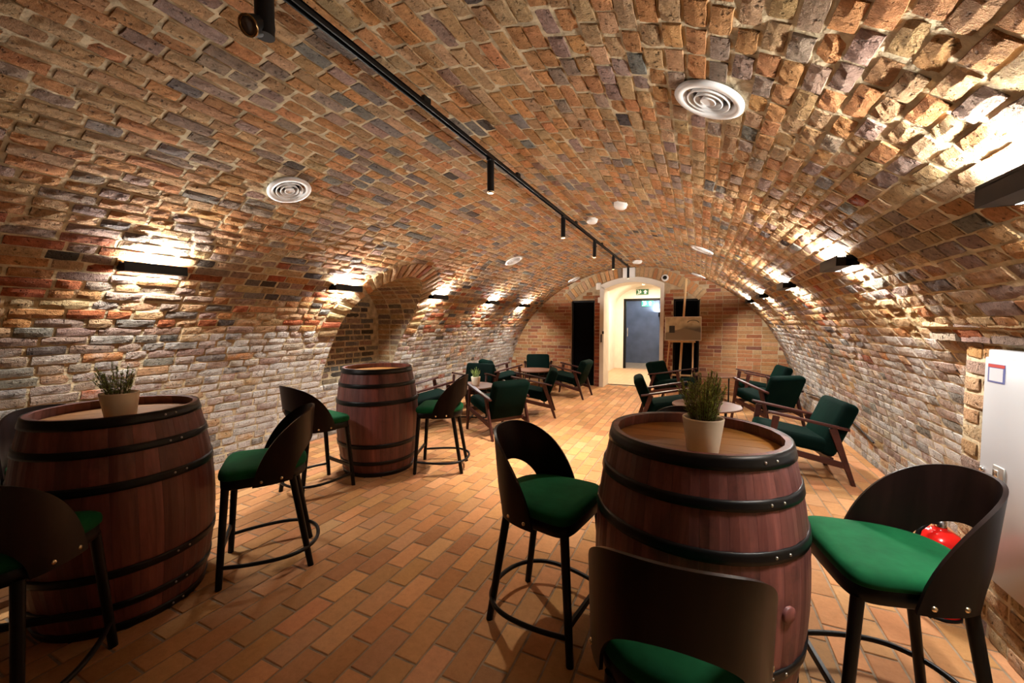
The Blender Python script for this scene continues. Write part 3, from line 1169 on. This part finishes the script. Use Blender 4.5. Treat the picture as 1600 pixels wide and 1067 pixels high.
# ------------------------------------------------------------------ round air vents, smoke detectors on the vault
def on_vault(x, y, z):
    n = Vector((-(x - CX) / VA ** 2, 0, -z / VB ** 2)).normalized()
    q = n.to_track_quat('Z', 'Y')
    return Vector((x, y, z)), n, q
def place_on_vault(t, x, y, off=.012):
    z = vault_z(x)
    P, n, q = on_vault(x, y, z)
    t.location = P + n * off
    t.rotation_mode = 'QUATERNION'
    t.rotation_quaternion = q
def vent_tree():
    t = thing('air_vent', '', 'vent', group='round air vents in the vault')
    MB().lathe([(.130, -.006), (.132, .004), (.118, .010), (.098, .006), (.092, -.012), (.090, -.05)], 40).build('flange', M_VENT, t)
    for r in (.072, .046, .020):
        m_ = MB().lathe([(r + .010, .006), (r - .002, -.030), (r - .006, -.030), (r + .006, .008)], 36, close=True)
        if r < .03:
            m_.disc(.026, .005, 20)
        m_.build('vent_ring', M_VENT, t)
    MB().disc(.090, -.049, 32).build('duct', M_BLACK, t)
    m_ = MB().box((0, 0, -.026), (.17, .008, .006)).box((0, 0, -.026), (.008, .17, .006))
    m_.build('spider', M_VENT, t)
    return t
vt = vent_tree()
vents = [(-2.44, 1.80, 'round white air vent on the left of the vault, above nearest wall washer'),
         (.022, 1.735, 'large round white air vent nearest the camera, right of the track'),
         (-2.40, 5.22, 'round white air vent on the left of the vault, above the arched niche'),
         (.02, 5.20, 'round white air vent seen edge-on in the middle of the right vault'),
         (-2.37, 8.15, 'farthest round white air vent on the left, close to the end wall'),
         (-.02, 8.15, 'farthest round white air vent on the right, close to the end wall')]
for i, (x, y, l) in enumerate(vents):
    t = vt if i == 0 else copy_tree(vt)
    place_on_vault(t, x, y)
    t['label'] = l
def detector(x, y, r, label):
    t = thing('smoke_detector', label, 'smoke detector', group='smoke detectors on the vault')
    MB().lathe([(r * 1.05, -.01), (r * 1.05, .012), (r, .014)], 28).build('base', M_WHITEP, t)
    MB().lathe([(r * .98, .014), (r * .98, .030), (r * .7, .046), (r * .35, .050), (0, .050)], 28).build('cover', M_WHITEP, t)
    place_on_vault(t, x, y, .01)
detector(-.65, 3.70, .058, 'white smoke detector on the vault right of the other two')
detector(-1.06, 4.32, .058, 'white smoke detector right beside the black track')
detector(-1.03, 7.55, .085, 'white disc detector on the crown near the end wall')

# box over the door and dome camera on the end wall
t = thing('junction_box', 'square white box above the crown of the white doorway', 'box', (-1.30, Y1 - .045, 2.365))
MB().rbox((0, 0, 0), (.235, .085, .20), .008).build('box_body', M_WHITEP, t)
MB().rbox((0, -.044, 0), (.215, .006, .18), .003, 1).build('cover', M_WHITEP, t)
t = thing('dome_camera', 'small white dome camera with black eye on the end wall', 'camera', (-.62, Y1 - .005, 2.235))
QY = Matrix.Rotation(PI / 2, 4, 'X')
MB().lathe([(.068, -.005), (.068, .02), (.058, .035), (.040, .04), (0, .04)], 26, QY).build('housing', M_WHITEP, t)
MB().lathe([(.040, .036), (.036, .052), (.022, .066), (0, .07)], 22, QY).build('dome', plain('black_gloss', (.004, .004, .004), .08), t)

# ------------------------------------------------------------------ barrels
BH, RH, RB = .95, .311, .374
def prof(z):
    return RH + (RB - RH) * (1 - ((z - BH / 2) / (BH / 2)) ** 2)
NST = 26
def make_barrel():
    t = thing('wine_barrel', '', 'barrel', group='wine barrels used as standing tables')
    # one stave, turned round the axis
    st = MB()
    da = 2 * PI / NST
    rows, cols = 14, 3
    vs = []
    for i in range(rows + 1):
        z = BH * i / rows
        for j in range(cols + 1):
            a = da * (j / cols - .5)
            e = .0025 if j in (0, cols) else 0
            r = prof(z) - .006 - e
            a2 = a * (1 - .010) if j in (0, cols) else a
            vs.append((r * math.cos(a2), r * math.sin(a2), z))
    base = len(vs)
    for i in range(rows + 1):
        z = BH * i / rows
        for j in (0, cols):
            a = da * (j / cols - .5)
            r = prof(z) - (.030 if 0 < i < rows else .026)
            vs.append((r * math.cos(a), r * math.sin(a), z))
    fs = []
    c1 = cols + 1
    for i in range(rows):
        for j in range(cols):
            a = i * c1 + j
            fs.append((a, a + 1, a + c1 + 1, a + c1))
        fs.append((base + 2 * i, i * c1, (i + 1) * c1, base + 2 * i + 2))
        fs.append((i * c1 + cols, base + 2 * i + 1, base + 2 * i + 3, (i + 1) * c1 + cols))
        fs.append((base + 2 * i + 1, base + 2 * i, base + 2 * i + 2, base + 2 * i + 3))
    k = rows
    fs.append((k * c1, k * c1 + 1, k * c1 + 2, k * c1 + 3, base + 2 * k + 1, base + 2 * k))
    fs.append((3, 2, 1, 0, base, base + 1))
    st.add(vs, fs, False)
    me = st.mesh('stave', M_OAK)
    for k in range(NST):
        o = bpy.data.objects.new('stave', me)
        COL.objects.link(o)
        o.parent = t
        o.rotation_euler = (0, 0, k * da + .05)
    # head of six boards
    zr = BH - .042
    R0 = prof(zr) - .033
    ed = [-R0, -R0 * .66, -R0 * .32, 0.0, R0 * .34, R0 * .68, R0]
    for k in range(6):
        y0, y1 = ed[k] + .0008, ed[k + 1] - .0008
        pts = []
        for i in range(9):
            y = lerp(y0, y1, i / 8)
            pts.append((math.sqrt(max(0, R0 ** 2 - y * y)), y))
        pts = pts + [(-x, y) for x, y in reversed(pts)]
        MB().prism(pts, zr - .02, zr).build('head_board', M_HEAD, t)
    for z0, z1 in ((.908, .951), (.793, .825), (.641, .678), (.267, .303), (.114, .147), (0, .043)):
        h = MB().lathe([(prof(lerp(z0, z1, i / 3)) - .0055 + (0 if True else 0), lerp(z0, z1, i / 3)) for i in range(4)] + [(prof(lerp(z1, z0, i / 3)) + .0005, lerp(z1, z0, i / 3)) for i in range(4)][0:0], 56)
        zz = [lerp(z0, z1, i / 3) for i in range(4)]
        pr = [(prof(z) - .0075, z) for z in zz]
        pr = [(prof(z0) - .008, z0)] + [(prof(z) - .0005, z) for z in zz] + [(prof(z1) - .008, z1)]
        h = MB().lathe(pr, 60)
        ho = h.build('hoop', M_HOOP, t)
        for da_ in (-.075, .075):
            a = -PI / 2 + .75 + da_
            r = prof((z0 + z1) / 2)
            m_ = MB()
            q = Vector((math.cos(a), math.sin(a), 0)).to_track_quat('Z', 'Y').to_matrix().to_4x4()
            q.translation = Vector((r * math.cos(a), r * math.sin(a), (z0 + z1) / 2))
            m_.lathe([(.005, -.002), (.005, .001), (.003, .003), (0, .0035)], 10, q)
            m_.build('rivet', M_RIVET, ho)
    return t
barrel = make_barrel()
BA, BB, BC = (-2.563, .953), (-2.731, 2.876), (-.004, 1.667)
barrel.location = (*BC, 0)
barrel['label'] = 'oak wine barrel at the right front, nearest the camera, with potted rosemary'
b2 = copy_tree(barrel)
b2.location = (*BA, 0)
b2.rotation_euler = (0, 0, 1.05)
b2['label'] = 'large oak wine barrel at the left edge with potted rosemary on top'
b3 = copy_tree(barrel)
b3.location = (*BB, 0)
b3.rotation_euler = (0, 0, 2.9)
b3['label'] = 'farther oak wine barrel in front of the arched niche, nothing on top'
bung = MB()
ab = -PI / 2 + .81
q = Vector((math.cos(ab), math.sin(ab), 0)).to_track_quat('Z', 'Y').to_matrix().to_4x4()
q.translation = Vector(((prof(.478) - .008) * math.cos(ab), (prof(.478) - .008) * math.sin(ab), .478))
bung.lathe([(.026, -.01), (.026, .006), (.023, .009), (0, .009)], 22, q)
bung.build('bung', M_OAK, barrel)

# ------------------------------------------------------------------ bar stools (local +x = the way the sitter faces)
def shell_plan(phi, e=2.2):
    c, s = math.cos(phi), math.sin(phi)
    return (.045 - .255 * abs(c) ** (2 / e), .208 * math.copysign(abs(s) ** (2 / e), s))
def make_stool():
    t = thing('bar_stool', '', 'bar stool', group='bar stools around the barrels')
    # seat frame and cushion: rounded trapezium, bowed at the back
    def outline(k, n=44):
        pts = []
        for i in range(n):
            a = 2 * PI * i / n
            c, s = math.cos(a), math.sin(a)
            e = 2 / 6.0 if c >= 0 else 2 / 2.5
            x = .204 * math.copysign(abs(c) ** e, c)
            y = .215 * math.copysign(abs(s) ** e, s)
            y *= lerp(.84, 1.0, (x + .21) / .42)
            if x < -.1:
                x = -.1 + (x + .1) * 1.05
            pts.append((x * k, y * k))
        return pts
    def stack(levels, name, mat):
        m_ = MB()
        n = 44
        vs = []
        for k, z in levels:
            vs += [(x, y, z) for x, y in outline(k)]
        fs = []
        for i in range(len(levels) - 1):
            for j in range(n):
                fs.append((i * n + j, i * n + (j + 1) % n, (i + 1) * n + (j + 1) % n, (i + 1) * n + j))
        fs.append(tuple(range(n - 1, -1, -1)))
        fs.append(tuple(range((len(levels) - 1) * n, len(levels) * n)))
        m_.add(vs, fs, True)
        return m_.build(name, mat, t)
    stack([(.93, .505), (.955, .510), (.955, .553), (.93, .556)], 'seat_frame', M_BLACKW)
    stack([(.955, .554), (.985, .560), (.992, .573), (.975, .589), (.92, .600), (.78, .606), (.5, .609), (.2, .610)], 'seat_cushion', M_VELVET)
    for sy in (1, -1):
        MB().tube([(.166, sy * .168, .515), (.205, sy * .19, 0)], .0185, 12, r2=.0155).build('leg', M_BLACKW, t)
        MB().tube([(-.135, sy * .135, .512), (-.215, sy * .165, 0)], .0185, 12, r2=.0155).build('leg', M_BLACKW, t)
    MB().bar((.199, -.185, .165), (.199, .185, .165), .016, .028).build('front_bar', M_BLACK, t)
    half = [(.196, .186), (.10, .212), (0, .226), (-.09, .224), (-.16, .200), (-.215, .150), (-.248, .080), (-.258, 0)]
    path = [(x, y, .112) for x, y in half] + [(x, -y, .112) for x, y in reversed(half[:-1])]
    # refine
    P = [Vector(p) for p in path]
    fine = []
    for i in range(len(P) - 1):
        p0, p1, p2, p3 = P[max(i - 1, 0)], P[i], P[i + 1], P[min(i + 2, len(P) - 1)]
        for q_ in range(4):
            u = q_ / 4
            fine.append(.5 * ((2 * p1) + (p2 - p0) * u + (2 * p0 - 5 * p1 + 4 * p2 - p3) * u * u + (3 * p1 - p0 - 3 * p2 + p3) * u ** 3))
    fine.append(P[-1])
    MB().tube(fine, .0105, 8).build('foot_ring', M_BLACK, t)
    # bent plywood back: an arch wrapped round the seat with an arched opening
    NS, NZ_ = 56, 9
    ph = np.linspace(-PI / 2, PI / 2, 600)
    pts = np.array([shell_plan(p) for p in ph])
    cum = np.concatenate([[0], np.cumsum(np.hypot(*np.diff(pts, axis=0).T))])
    cum = cum / cum[-1] * 2 - 1
    def P3(s, z, off):
        p = float(np.interp(s, cum, ph))
        x, y = shell_plan(p)
        x2, y2 = shell_plan(min(PI / 2, p + .02))
        x1, y1 = shell_plan(max(-PI / 2, p - .02))
        tx, ty = x2 - x1, y2 - y1
        l = math.hypot(tx, ty)
        nx, ny = ty / l, -tx / l      # to be made outward
        if nx * (x - .02) + ny * y < 0:
            nx, ny = -nx, -ny
        k = (z - .5) / .37
        f = 1 + .02 * k
        return (x * f - .032 * k + nx * off, y * f + ny * off, z)
    HS = .50
    def ztop(s):
        return .512 + .363 * (max(0.0, 1 - abs(s) ** 2.5)) ** .62
    def zbot(s):
        if abs(s) < HS:
            return   .508 + .185 * math.sqrt(1 - (s / HS) ** 2)
        return .508
    ss = sorted(set([-1 + 2 * i / NS for i in range(NS + 1)] + [-HS, HS, -HS * .97, HS * .97]))
    m_ = MB()
    vs, fs = [], []
    nr = NZ_ + 1
    for off in (.010, -.001):
        for s in ss:
            a, b_ = zbot(s), max(ztop(s), zbot(s) + .012)
            for i in range(nr):
                vs.append(P3(s, lerp(a, b_, i / NZ_), off))
    no = len(ss) * nr
    for i in range(len(ss) - 1):
        for j in range(NZ_):
            a = i * nr + j
            fs.append((a, a + nr, a + nr + 1, a + 1))
            fs.append((no + a, no + a + 1, no + a + nr + 1, no + a + nr))
        a = i * nr
        fs.append((a, no + a, no + a + nr, a + nr))
        a = i * nr + NZ_
        fs.append((a, a + nr, no + a + nr, no + a))
    for i in (0, len(ss) - 1):
        for j in range(NZ_):
            a = i * nr + j
            fs.append((a, a + 1, no + a + 1, no + a) if i == 0 else (a, no + a, no + a + 1, a + 1))
    m_.add(vs, fs, True)
    bo = m_.build('backrest', M_SHELL, t)
    md = bo.modifiers.new('edge', 'EDGE_SPLIT')
    md.split_angle = math.radians(45)
    for s in (-.90, -.66, .66, .90):
        p = Vector(P3(s, .533, .011))
        q_ = Vector((P3(s, .533, .03)[0] - p.x, P3(s, .533, .03)[1] - p.y, 0)).normalized().to_track_quat('Z', 'Y').to_matrix().to_4x4()
        q_.translation = p
        MB().lathe([(.0085, -.002), (.0085, .001), (.006, .004), (0, .005)], 14, q_).build('screw', M_BRASS, bo)
    return t
stool = make_stool()
def face(fx, fy, tx, ty):
    return math.atan2(ty - fy, tx - fx)
stools = [
    # x, y, heading, label
    ((-.604, 1.695), -.168, 'bar stool left of the nearest barrel, arched opening in its dark back'),
    ((-2.206, 1.44), -2.233, 'bar stool right of the large left barrel, seen from its side'),
    ((-2.816, 2.265), 1.379, 'bar stool left of the farther barrel, its back to the camera'),
    ((-2.17, 3.093), -2.731, 'bar stool right of the farther barrel, bright green seat'),
    ((.597, 1.743), 3.322, 'bar stool at the right front with wide green seat, before the extinguisher'),
    ((-.042, 1.088), PI / 2 + .03, 'bar stool at the bottom edge, its straight dark back nearest the camera'),
    ((-2.205, .487), 2.303, 'bar stool at the lower left corner, cut by the frame edge'),
    ((-3.22, .94), -.05, 'bar stool behind the large left barrel, only its back showing'),
    ((-.075, 2.27), -PI / 2 - .12, 'bar stool behind the nearest barrel, only its back edge showing'),
]
for i, (p, a, l) in enumerate(stools):
    o = stool if i == 0 else copy_tree(stool)
    o.location = (*p, 0)
    o.rotation_euler = (0, 0, a)
    o['label'] = l

# ------------------------------------------------------------------ armchairs (local +x = the way the sitter faces)
def make_armchair():
    t = thing('armchair', '', 'armchair', group='green velvet armchairs with wooden frames')
    W = .262
    for s in (1, -1):
        y = s * W
        MB().bar((.300, y, 0), (.215, y, .555), .026, .030, .026, .050, up=(1, 0, 0)).build('leg', M_CHAIRW, t)
        MB().bar((-.356, y, 0), (-.195, y, .480), .026, .030, .026, .056, up=(1, 0, 0)).build('leg', M_CHAIRW, t)
        arm = MB()
        ts = [0, .06, .3, .6, .9, 1]
        vs, fs = [], []
        wds = [.030, .046, .058, .054, .046, .030]
        for u, wd in zip(ts, wds):
            x, z = lerp(.275, -.312, u), lerp(.588, .470, u)
            for sy, sz in ((-1, -1), (1, -1), (1, .2), (.75, 1), (-.75, 1), (-1, .2)):
                vs.append((x, y + sy * wd / 2, z + sz * .011))
        for i in range(len(ts) - 1):
            for j in range(6):
                fs.append((i * 6 + j, i * 6 + (j + 1) % 6, i * 6 + 6 + (j + 1) % 6, i * 6 + 6 + j))
        fs.append(tuple(range(5, -1, -1)))
        fs.append(tuple(range(len(vs) - 6, len(vs))))
        arm.add(vs, [f[::-1] for f in fs], False)
        arm.build('armrest', M_CHAIRW, t)
        MB().bar((.258, y * .995, .290), (-.300, y * .995, .165), .022, .050, up=(0, 0, 1)).build('side_rail', M_CHAIRW, t)
    MB().bar((.235, -W, .275), (.235, W, .275), .022, .045).build('cross_rail', M_CHAIRW, t)
    MB().bar((-.20, -W, .205), (-.20, W, .205), .022, .045).build('cross_rail', M_CHAIRW, t)
    R_ = Matrix.Rotation(-math.atan2(.085, .46), 3, 'Y')
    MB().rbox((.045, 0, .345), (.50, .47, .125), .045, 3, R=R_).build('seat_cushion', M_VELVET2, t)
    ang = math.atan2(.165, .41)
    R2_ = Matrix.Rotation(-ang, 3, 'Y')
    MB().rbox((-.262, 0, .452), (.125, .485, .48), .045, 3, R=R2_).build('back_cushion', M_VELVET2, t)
    return t
ch = make_armchair()
def from_corner(px_, py_, lx, ly, th):
    return (px_ - (lx * math.cos(th) - ly * math.sin(th)), py_ - (lx * math.sin(th) + ly * math.cos(th)))
r4 = from_corner(-.68, 5.07, -.367, -.244, .15)
chairs = [
    ((.802, 4.368), 3.272, 'green armchair on the right nearest the camera, seen from its side'),
    ((-2.26, 4.41), 2.575, 'armchair turned away from the camera at the left potted-plant table'),
    ((-2.159, 7.156), 3.082, 'armchair beside the left dark recess, green top of back catching light'),
    ((-2.246, 5.50), 3.484, 'armchair in the aisle behind the one turned away, left side of the room'),
    ((.834, 6.324), 2.211, 'middle armchair of the right group, its dark back to the camera'),
    ((.884, 7.401), 3.290, 'farthest armchair on the right, behind the middle one by the wall'),
    (r4, .15, 'armchair left of the nearer right table, a black shape by the aisle'),
    ((-.377, 7.305), -.449, 'armchair below the easel, tilted dark back in front of doorway'),
    ((-3.262, 4.298), .967, 'armchair between the farther barrel and the left wall, arms showing'),
    ((-3.296, 6.664), .898, 'armchair against the left wall, peeping out behind another black back'),
    ((-3.226, 5.521), -1.368, 'armchair facing the camera behind the small potted plant'),
    ((-3.002, 7.735), -1.19, 'armchair facing the camera in the left far corner by end wall'),
]
for i, (p, a, l) in enumerate(chairs):
    o = ch if i == 0 else copy_tree(ch)
    o.location = (p[0], p[1], 0)
    o.rotation_euler = (0, 0, a)
    o['label'] = l

# ------------------------------------------------------------------ round coffee tables
def make_table():
    t = thing('coffee_table', '', 'table', group='round coffee tables')
    R0 = .345
    MB().lathe([(0, .445), (R0 - .03, .445), (R0 - .004, .452), (R0, .458), (R0, .466), (R0 - .004, .470), (R0 - .05, .470), (0, .470)], 48, smooth=False).build('table_top', M_TABLE, t)
    for a in (0, PI / 2):
        c, s = math.cos(a), math.sin(a)
        f = MB()
        r = .22
        f.box((0, 0, .436), (2 * r + .02, .02, .018), R=Matrix.Rotation(a, 3, 'Z'))
        f.box((0, 0, .009), (2 * r + .02, .02, .018), R=Matrix.Rotation(a, 3, 'Z'))
        for k in (1, -1):
            f.box((k * r * c, k * r * s, .222), (.02, .02, .41), R=Matrix.Rotation(a, 3, 'Z'))
        f.build('frame', M_BLACK, t)
    return t
tb = make_table()
TABS = [((-2.925, 4.90), .3, 'round coffee table at left with the small potted plant on it'),
        ((-2.82, 7.06), .8, 'round reddish coffee table at the far left between the dark armchairs'),
        ((.09, 4.80), .5, 'round coffee table just behind the nearest barrel, pale brown top'),
        ((.26, 7.66), .1, 'round coffee table far right, on thin black legs near the end wall')]
for i, (p, a, l) in enumerate(TABS):
    o = tb if i == 0 else copy_tree(tb)
    o.location = (*p, 0)
    o.rotation_euler = (0, 0, a)
    o['label'] = l

# ------------------------------------------------------------------ potted rosemary
def potted(loc, label, k, seed, n, hgt, spread, upright=1.0):
    t = thing('potted_rosemary', label, 'potted plant', loc, group='potted rosemary plants')
    h = .122 * k
    MB().lathe([(0, 0), (.047 * k, 0), (.051 * k, .004 * k), (.067 * k, h - .004 * k), (.0665 * k, h), (.062 * k, h), (.060 * k, h - .006 * k), (.057 * k, h - .022 * k)], 36).build('pot', M_POT, t)
    MB().disc(.058 * k, h - .02 * k, 24).build('soil', M_SOIL, t)
    r = random.Random(seed)
    st, lf = MB(), MB()
    lv, lff = [], []
    for i in range(n):
        a, d = r.uniform(0, 2 * PI), math.sqrt(r.random()) * .034 * k
        L = hgt * r.uniform(.6, 1.0) * (1 - .2 * d / (.034 * k))
        lean = spread * (.25 + d / (.034 * k)) * r.uniform(.4, 1.2)
        b_ = a + r.uniform(-.6, .6)
        pts = []
        bend = r.uniform(-.25, .35)
        for q_ in range(6):
            u = q_ / 5
            ln = lean * (u + bend * u * u)
            pts.append(Vector((d * math.cos(a) + L * ln * math.cos(b_), d * math.sin(a) + L * ln * math.sin(b_), h - .025 * k + L * u * (1 - .12 * u * abs(lean)))))
        st.tube(pts, .0016 * k, 4, r2=.0008 * k, caps=False)
        m = int(L / .0048 * 1.0)
        for q_ in range(m):
            u = .12 + .88 * (q_ + r.random()) / m
            i0 = min(4, int(u * 5))
            f = u * 5 - i0
            p = pts[i0].lerp(pts[i0 + 1], f)
            dr = (pts[i0 + 1] - pts[i0]).normalized()
            az = r.uniform(0, 2 * PI)
            s = dr.orthogonal().normalized()
            s2 = dr.cross(s)
            out = s * math.cos(az) + s2 * math.sin(az)
            ll = .022 * k * r.uniform(.6, 1.1) * (1 - .45 * u ** 3)
            up = lerp(.5, 1.3, u) * upright
            d_ = (out + dr * up).normalized()
            wv = d_.cross(dr)
            if wv.length < 1e-4:
                continue
            wv = wv.normalized() * (.0021 * k)
            o_ = len(lv)
            lv += [p - wv * .5, p + d_ * ll * .5 - wv, p + d_ * ll, p + d_ * ll * .5 + wv, p + wv * .5]
            lff += [(o_, o_ + 1, o_ + 2, o_ + 3, o_ + 4)]
    lf.add(lv, lff, False)
    so = st.build('stems', M_STEM, t)
    so['kind'] = 'stuff'
    lo = lf.build('foliage', M_LEAF, t)
    lo['kind'] = 'stuff'
    return t
ZH = BH - .042
potted((.02, 1.535, ZH), 'cream pot of dense rosemary on the nearest barrel', 1.0, 3, 64, .205, .26)
potted((-2.425, .907, ZH), 'cream pot of sparse rosemary on the large left barrel', 1.05, 11, 28, .175, .36)
potted((-2.86, 4.93, .470), 'small cream pot of rosemary on the left coffee table', 1.0, 23, 30, .17, .35)

# ------------------------------------------------------------------ easel with photograph board
t = thing('easel', 'light pine easel holding a photo board, before the right dark recess', 'easel', (-.28, 7.95, 0), .06)
def pole(a, b, w1, w2):
    return MB().bar(a, b, w1, w2)
pole((-.285, -.10, 0), (-.205, .045, 1.02), .026, .022).build('leg', M_EASEL, t)
pole((.185, -.10, 0), (.195, .045, 1.02), .026, .022).build('leg', M_EASEL, t)
pole((-.04, -.09, .12), (.065, .18, 2.17), .036, .022).build('mast', M_EASEL, t)
pole((-.02, .40, 0), (.045, .14, 1.7), .026, .022).build('leg', M_EASEL, t)
MB().box((0, .0, 1.012), (.46, .07, .03)).build('ledge', M_EASEL, t)
MB().box((-.04, -.045, .40), (.45, .02, .03), R=Matrix.Rotation(.0, 3, 'Y')).build('brace', M_EASEL, t)
# board print: pale vaulted cellar, dark arch, pipes, brown floor
M_PRINT, nt, b = nodes_of('photo_print')
b.inputs['Roughness'].default_value = .45
tc = nd(nt, 'ShaderNodeTexCoord')
sx = nd(nt, 'ShaderNodeSeparateXYZ')
lk(nt, tc.outputs['Object'], sx.inputs[0])
def math_(op, a, b_=None, c=None):
    n = nd(nt, 'ShaderNodeMath', operation=op)
    for i, q_ in enumerate((a, b_, c)):
        if q_ is None:
            continue
        if isinstance(q_, (int, float)):
            n.inputs[i].default_value = q_
        else:
            lk(nt, q_, n.inputs[i])
    return n.outputs[0]
X_, Z_ = sx.outputs[0], sx.outputs[2]
nz = nd(nt, 'ShaderNodeTexNoise')
nz.inputs['Scale'].default_value = 9
nz.inputs['Detail'].default_value = 6
lk(nt, tc.outputs['Object'], nz.inputs['Vector'])
def mixc(f, a, b_):
    n = nd(nt, 'ShaderNodeMix', data_type='RGBA')
    lk(nt, f, n.inputs['Factor'])
    for i, q_ in ((6, a), (7, b_)):
        if isinstance(q_, tuple):
            n.inputs[i].default_value = (*q_, 1)
        else:
            lk(nt, q_, n.inputs[i])
    return n.outputs[2]
def sstep(v, a, b_):
    n = nd(nt, 'ShaderNodeMapRange', interpolation_type='SMOOTHSTEP')
    n.inputs['From Min'].default_value = a
    n.inputs['From Max'].default_value = b_
    lk(nt, v, n.inputs['Value'])
    return n.outputs[0]
wallc = mixc(sstep(nz.outputs['Fac'], .35, .65), (.44, .36, .23), (.62, .54, .37))
# right side darker rock
dk = math_('MULTIPLY', sstep(math_('ADD', X_, math_('MULTIPLY', nz.outputs['Fac'], .25)), 0.04, .18), sstep(math_('MULTIPLY', Z_, -1.0), -.12, .02))
wallc = mixc(math_('MULTIPLY', dk, .85), wallc, (.025, .02, .018))
floor_line = math_('ADD', math_('MULTIPLY', math_('ABSOLUTE', math_('ADD', X_, -.02)), .28), -.045)
fm_ = sstep(math_('SUBTRACT', math_('MULTIPLY', Z_, -1.0), floor_line), .025, .05)
col = mixc(fm_, wallc, (.22, .17, .11))
ar = math_('MULTIPLY', sstep(math_('MULTIPLY', math_('ABSOLUTE', math_('ADD', X_, .185)), -1.0), -.052, -.044), math_('MULTIPLY', sstep(math_('MULTIPLY', Z_, -1), -.055, -.045), sstep(Z_, -.085, -.075)))
col = mixc(ar, col, (.015, .012, .01))
# an arched pipe drawn top right
rr_ = math_('SQRT', math_('ADD', math_('POWER', math_('ADD', X_, -.17), 2.0), math_('POWER', math_('MULTIPLY', math_('ADD', Z_, -.09), 1.6), 2.0)))
pipe = math_('MULTIPLY', math_('MULTIPLY', sstep(rr_, .088, .094), sstep(math_('MULTIPLY', rr_, -1.0), -.112, -.106)), sstep(Z_, .10, .12))
col = mixc(pipe, col, (.02, .018, .016))
lk(nt, col, b.inputs['Base Color'])
pb = thing('photo_board', 'rectangular photo print of a pale cellar standing on the easel', 'picture', (-.262, 7.955, 1.028 + .222), .08)
pb.rotation_euler = (-.12, 0, .08)
MB().rbox((0, .0, 0), (.612, .012, .435), .002, 1).build('board', M_WHITEP, pb)
MB().box((0, -.0075, 0), (.598, .002, .42)).build('print', M_PRINT, pb)

# ------------------------------------------------------------------ fire cabinet and extinguisher by the pier
CY1, CY0, CZ0, CZ1 = 2.36, 1.67, .31, 1.247
t = thing('fire_cabinet', 'white metal fire cabinet on the brick pier at right edge', 'cabinet', (XP - .032, (CY0 + CY1) / 2, (CZ0 + CZ1) / 2))
w_, h_ = CY1 - CY0, CZ1 - CZ0
MB().rbox((.001, 0, 0), (.036, w_, h_), .004, 1).build('cabinet_body', M_CAB, t)
dr = MB().rbox((-.023, 0, -.006), (.014, w_ - .02, h_ - .05), .003, 1).build('cabinet_door', M_CAB, t)
q = Matrix.Rotation(-PI / 2, 4, 'Y')
q1 = q.copy()
q1.translation = Vector((-.030, w_ / 2 - .035, -.03))
MB().lathe([(.011, 0), (.011, .008), (.006, .012), (0, .012)], 16, q1).build('lock', M_CHROME, dr)
hm = MB().rbox((-.032, w_ / 2 - .135, -.03), (.008, .065, .085), .003, 1)
ho = hm.build('handle_plate', plain('brushed_steel', (.42, .40, .37), .4, .8), dr)
MB().rbox((-.037, w_ / 2 - .125, -.03), (.004, .03, .05), .002, 1).build('latch', M_CHROME, ho)
s_ = MB().box((-.0305, w_ / 2 - .085, .375), (.002, .10, .075)).build('sticker', plain('sticker_blue', (.10, .12, .30), .5), dr)
MB().box((-.0317, w_ / 2 - .085, .370), (.001, .08, .052)).build('sticker_field', plain('sticker_pale', (.62, .62, .66), .5), s_)
MB().box((-.0317, w_ / 2 - .085, .405), (.001, .098, .012)).build('sticker_stripe', plain('sticker_red', (.5, .06, .05), .5), s_)

t = thing('fire_extinguisher', 'red fire extinguisher on the floor before the pier, behind right stool', 'fire extinguisher', (1.04, 2.50, 0), .6)
MB().lathe([(0, .004), (.078, .004), (.083, .012), (.083, .32), (.079, .352), (.064, .378), (.038, .394), (.022, .397), (.022, .410)], 36).build('cylinder_body', M_RED, t)
MB().lathe([(.0836, .0), (.0855, .0), (.0855, .02), (.0836, .02)], 32, close=True).build('foot_rim', M_BLACK, t)
MB().lathe([(.020, .408), (.020, .437), (.012, .442), (.012, .454), (0, .454)], 18).build('valve', M_CHROME, t)
MB().bar((-.012, 0, .440), (.10, 0, .454), .02, .010).build('handle', M_BLACK, t)
MB().bar((-.012, 0, .454), (.10, 0, .484), .018, .008).build('lever', M_CHROME, t)
MB().tube([(-.01, .0, .428), (-.05, .01, .432), (-.092, .02, .395), (-.102, .025, .33), (-.100, .028, .2), (-.098, .028, .12)], .010, 10).build('hose', M_BLACK, t)
MB().lathe([(.0834, .12), (.0838, .12), (.0838, .26), (.0834, .26)], 16, a0=-2.6, a1=-.9).build('label_plate', plain('label_white', (.6, .58, .52), .5), t)

# ------------------------------------------------------------------ black cable low on the right wall
pts = []
for i in range(15):
    y = lerp(7.3, 4.75, i / 14)
    z = .30 + .10 * math.sin(PI * i / 14) - .004 * i
    pts.append((vault_x(z, 1) - .025, y, z))
tag(MB().tube(pts, .008, 8).build('wall_cable', M_BLACK), 'thin black cable lying along the right wall behind the armchairs', 'cable')
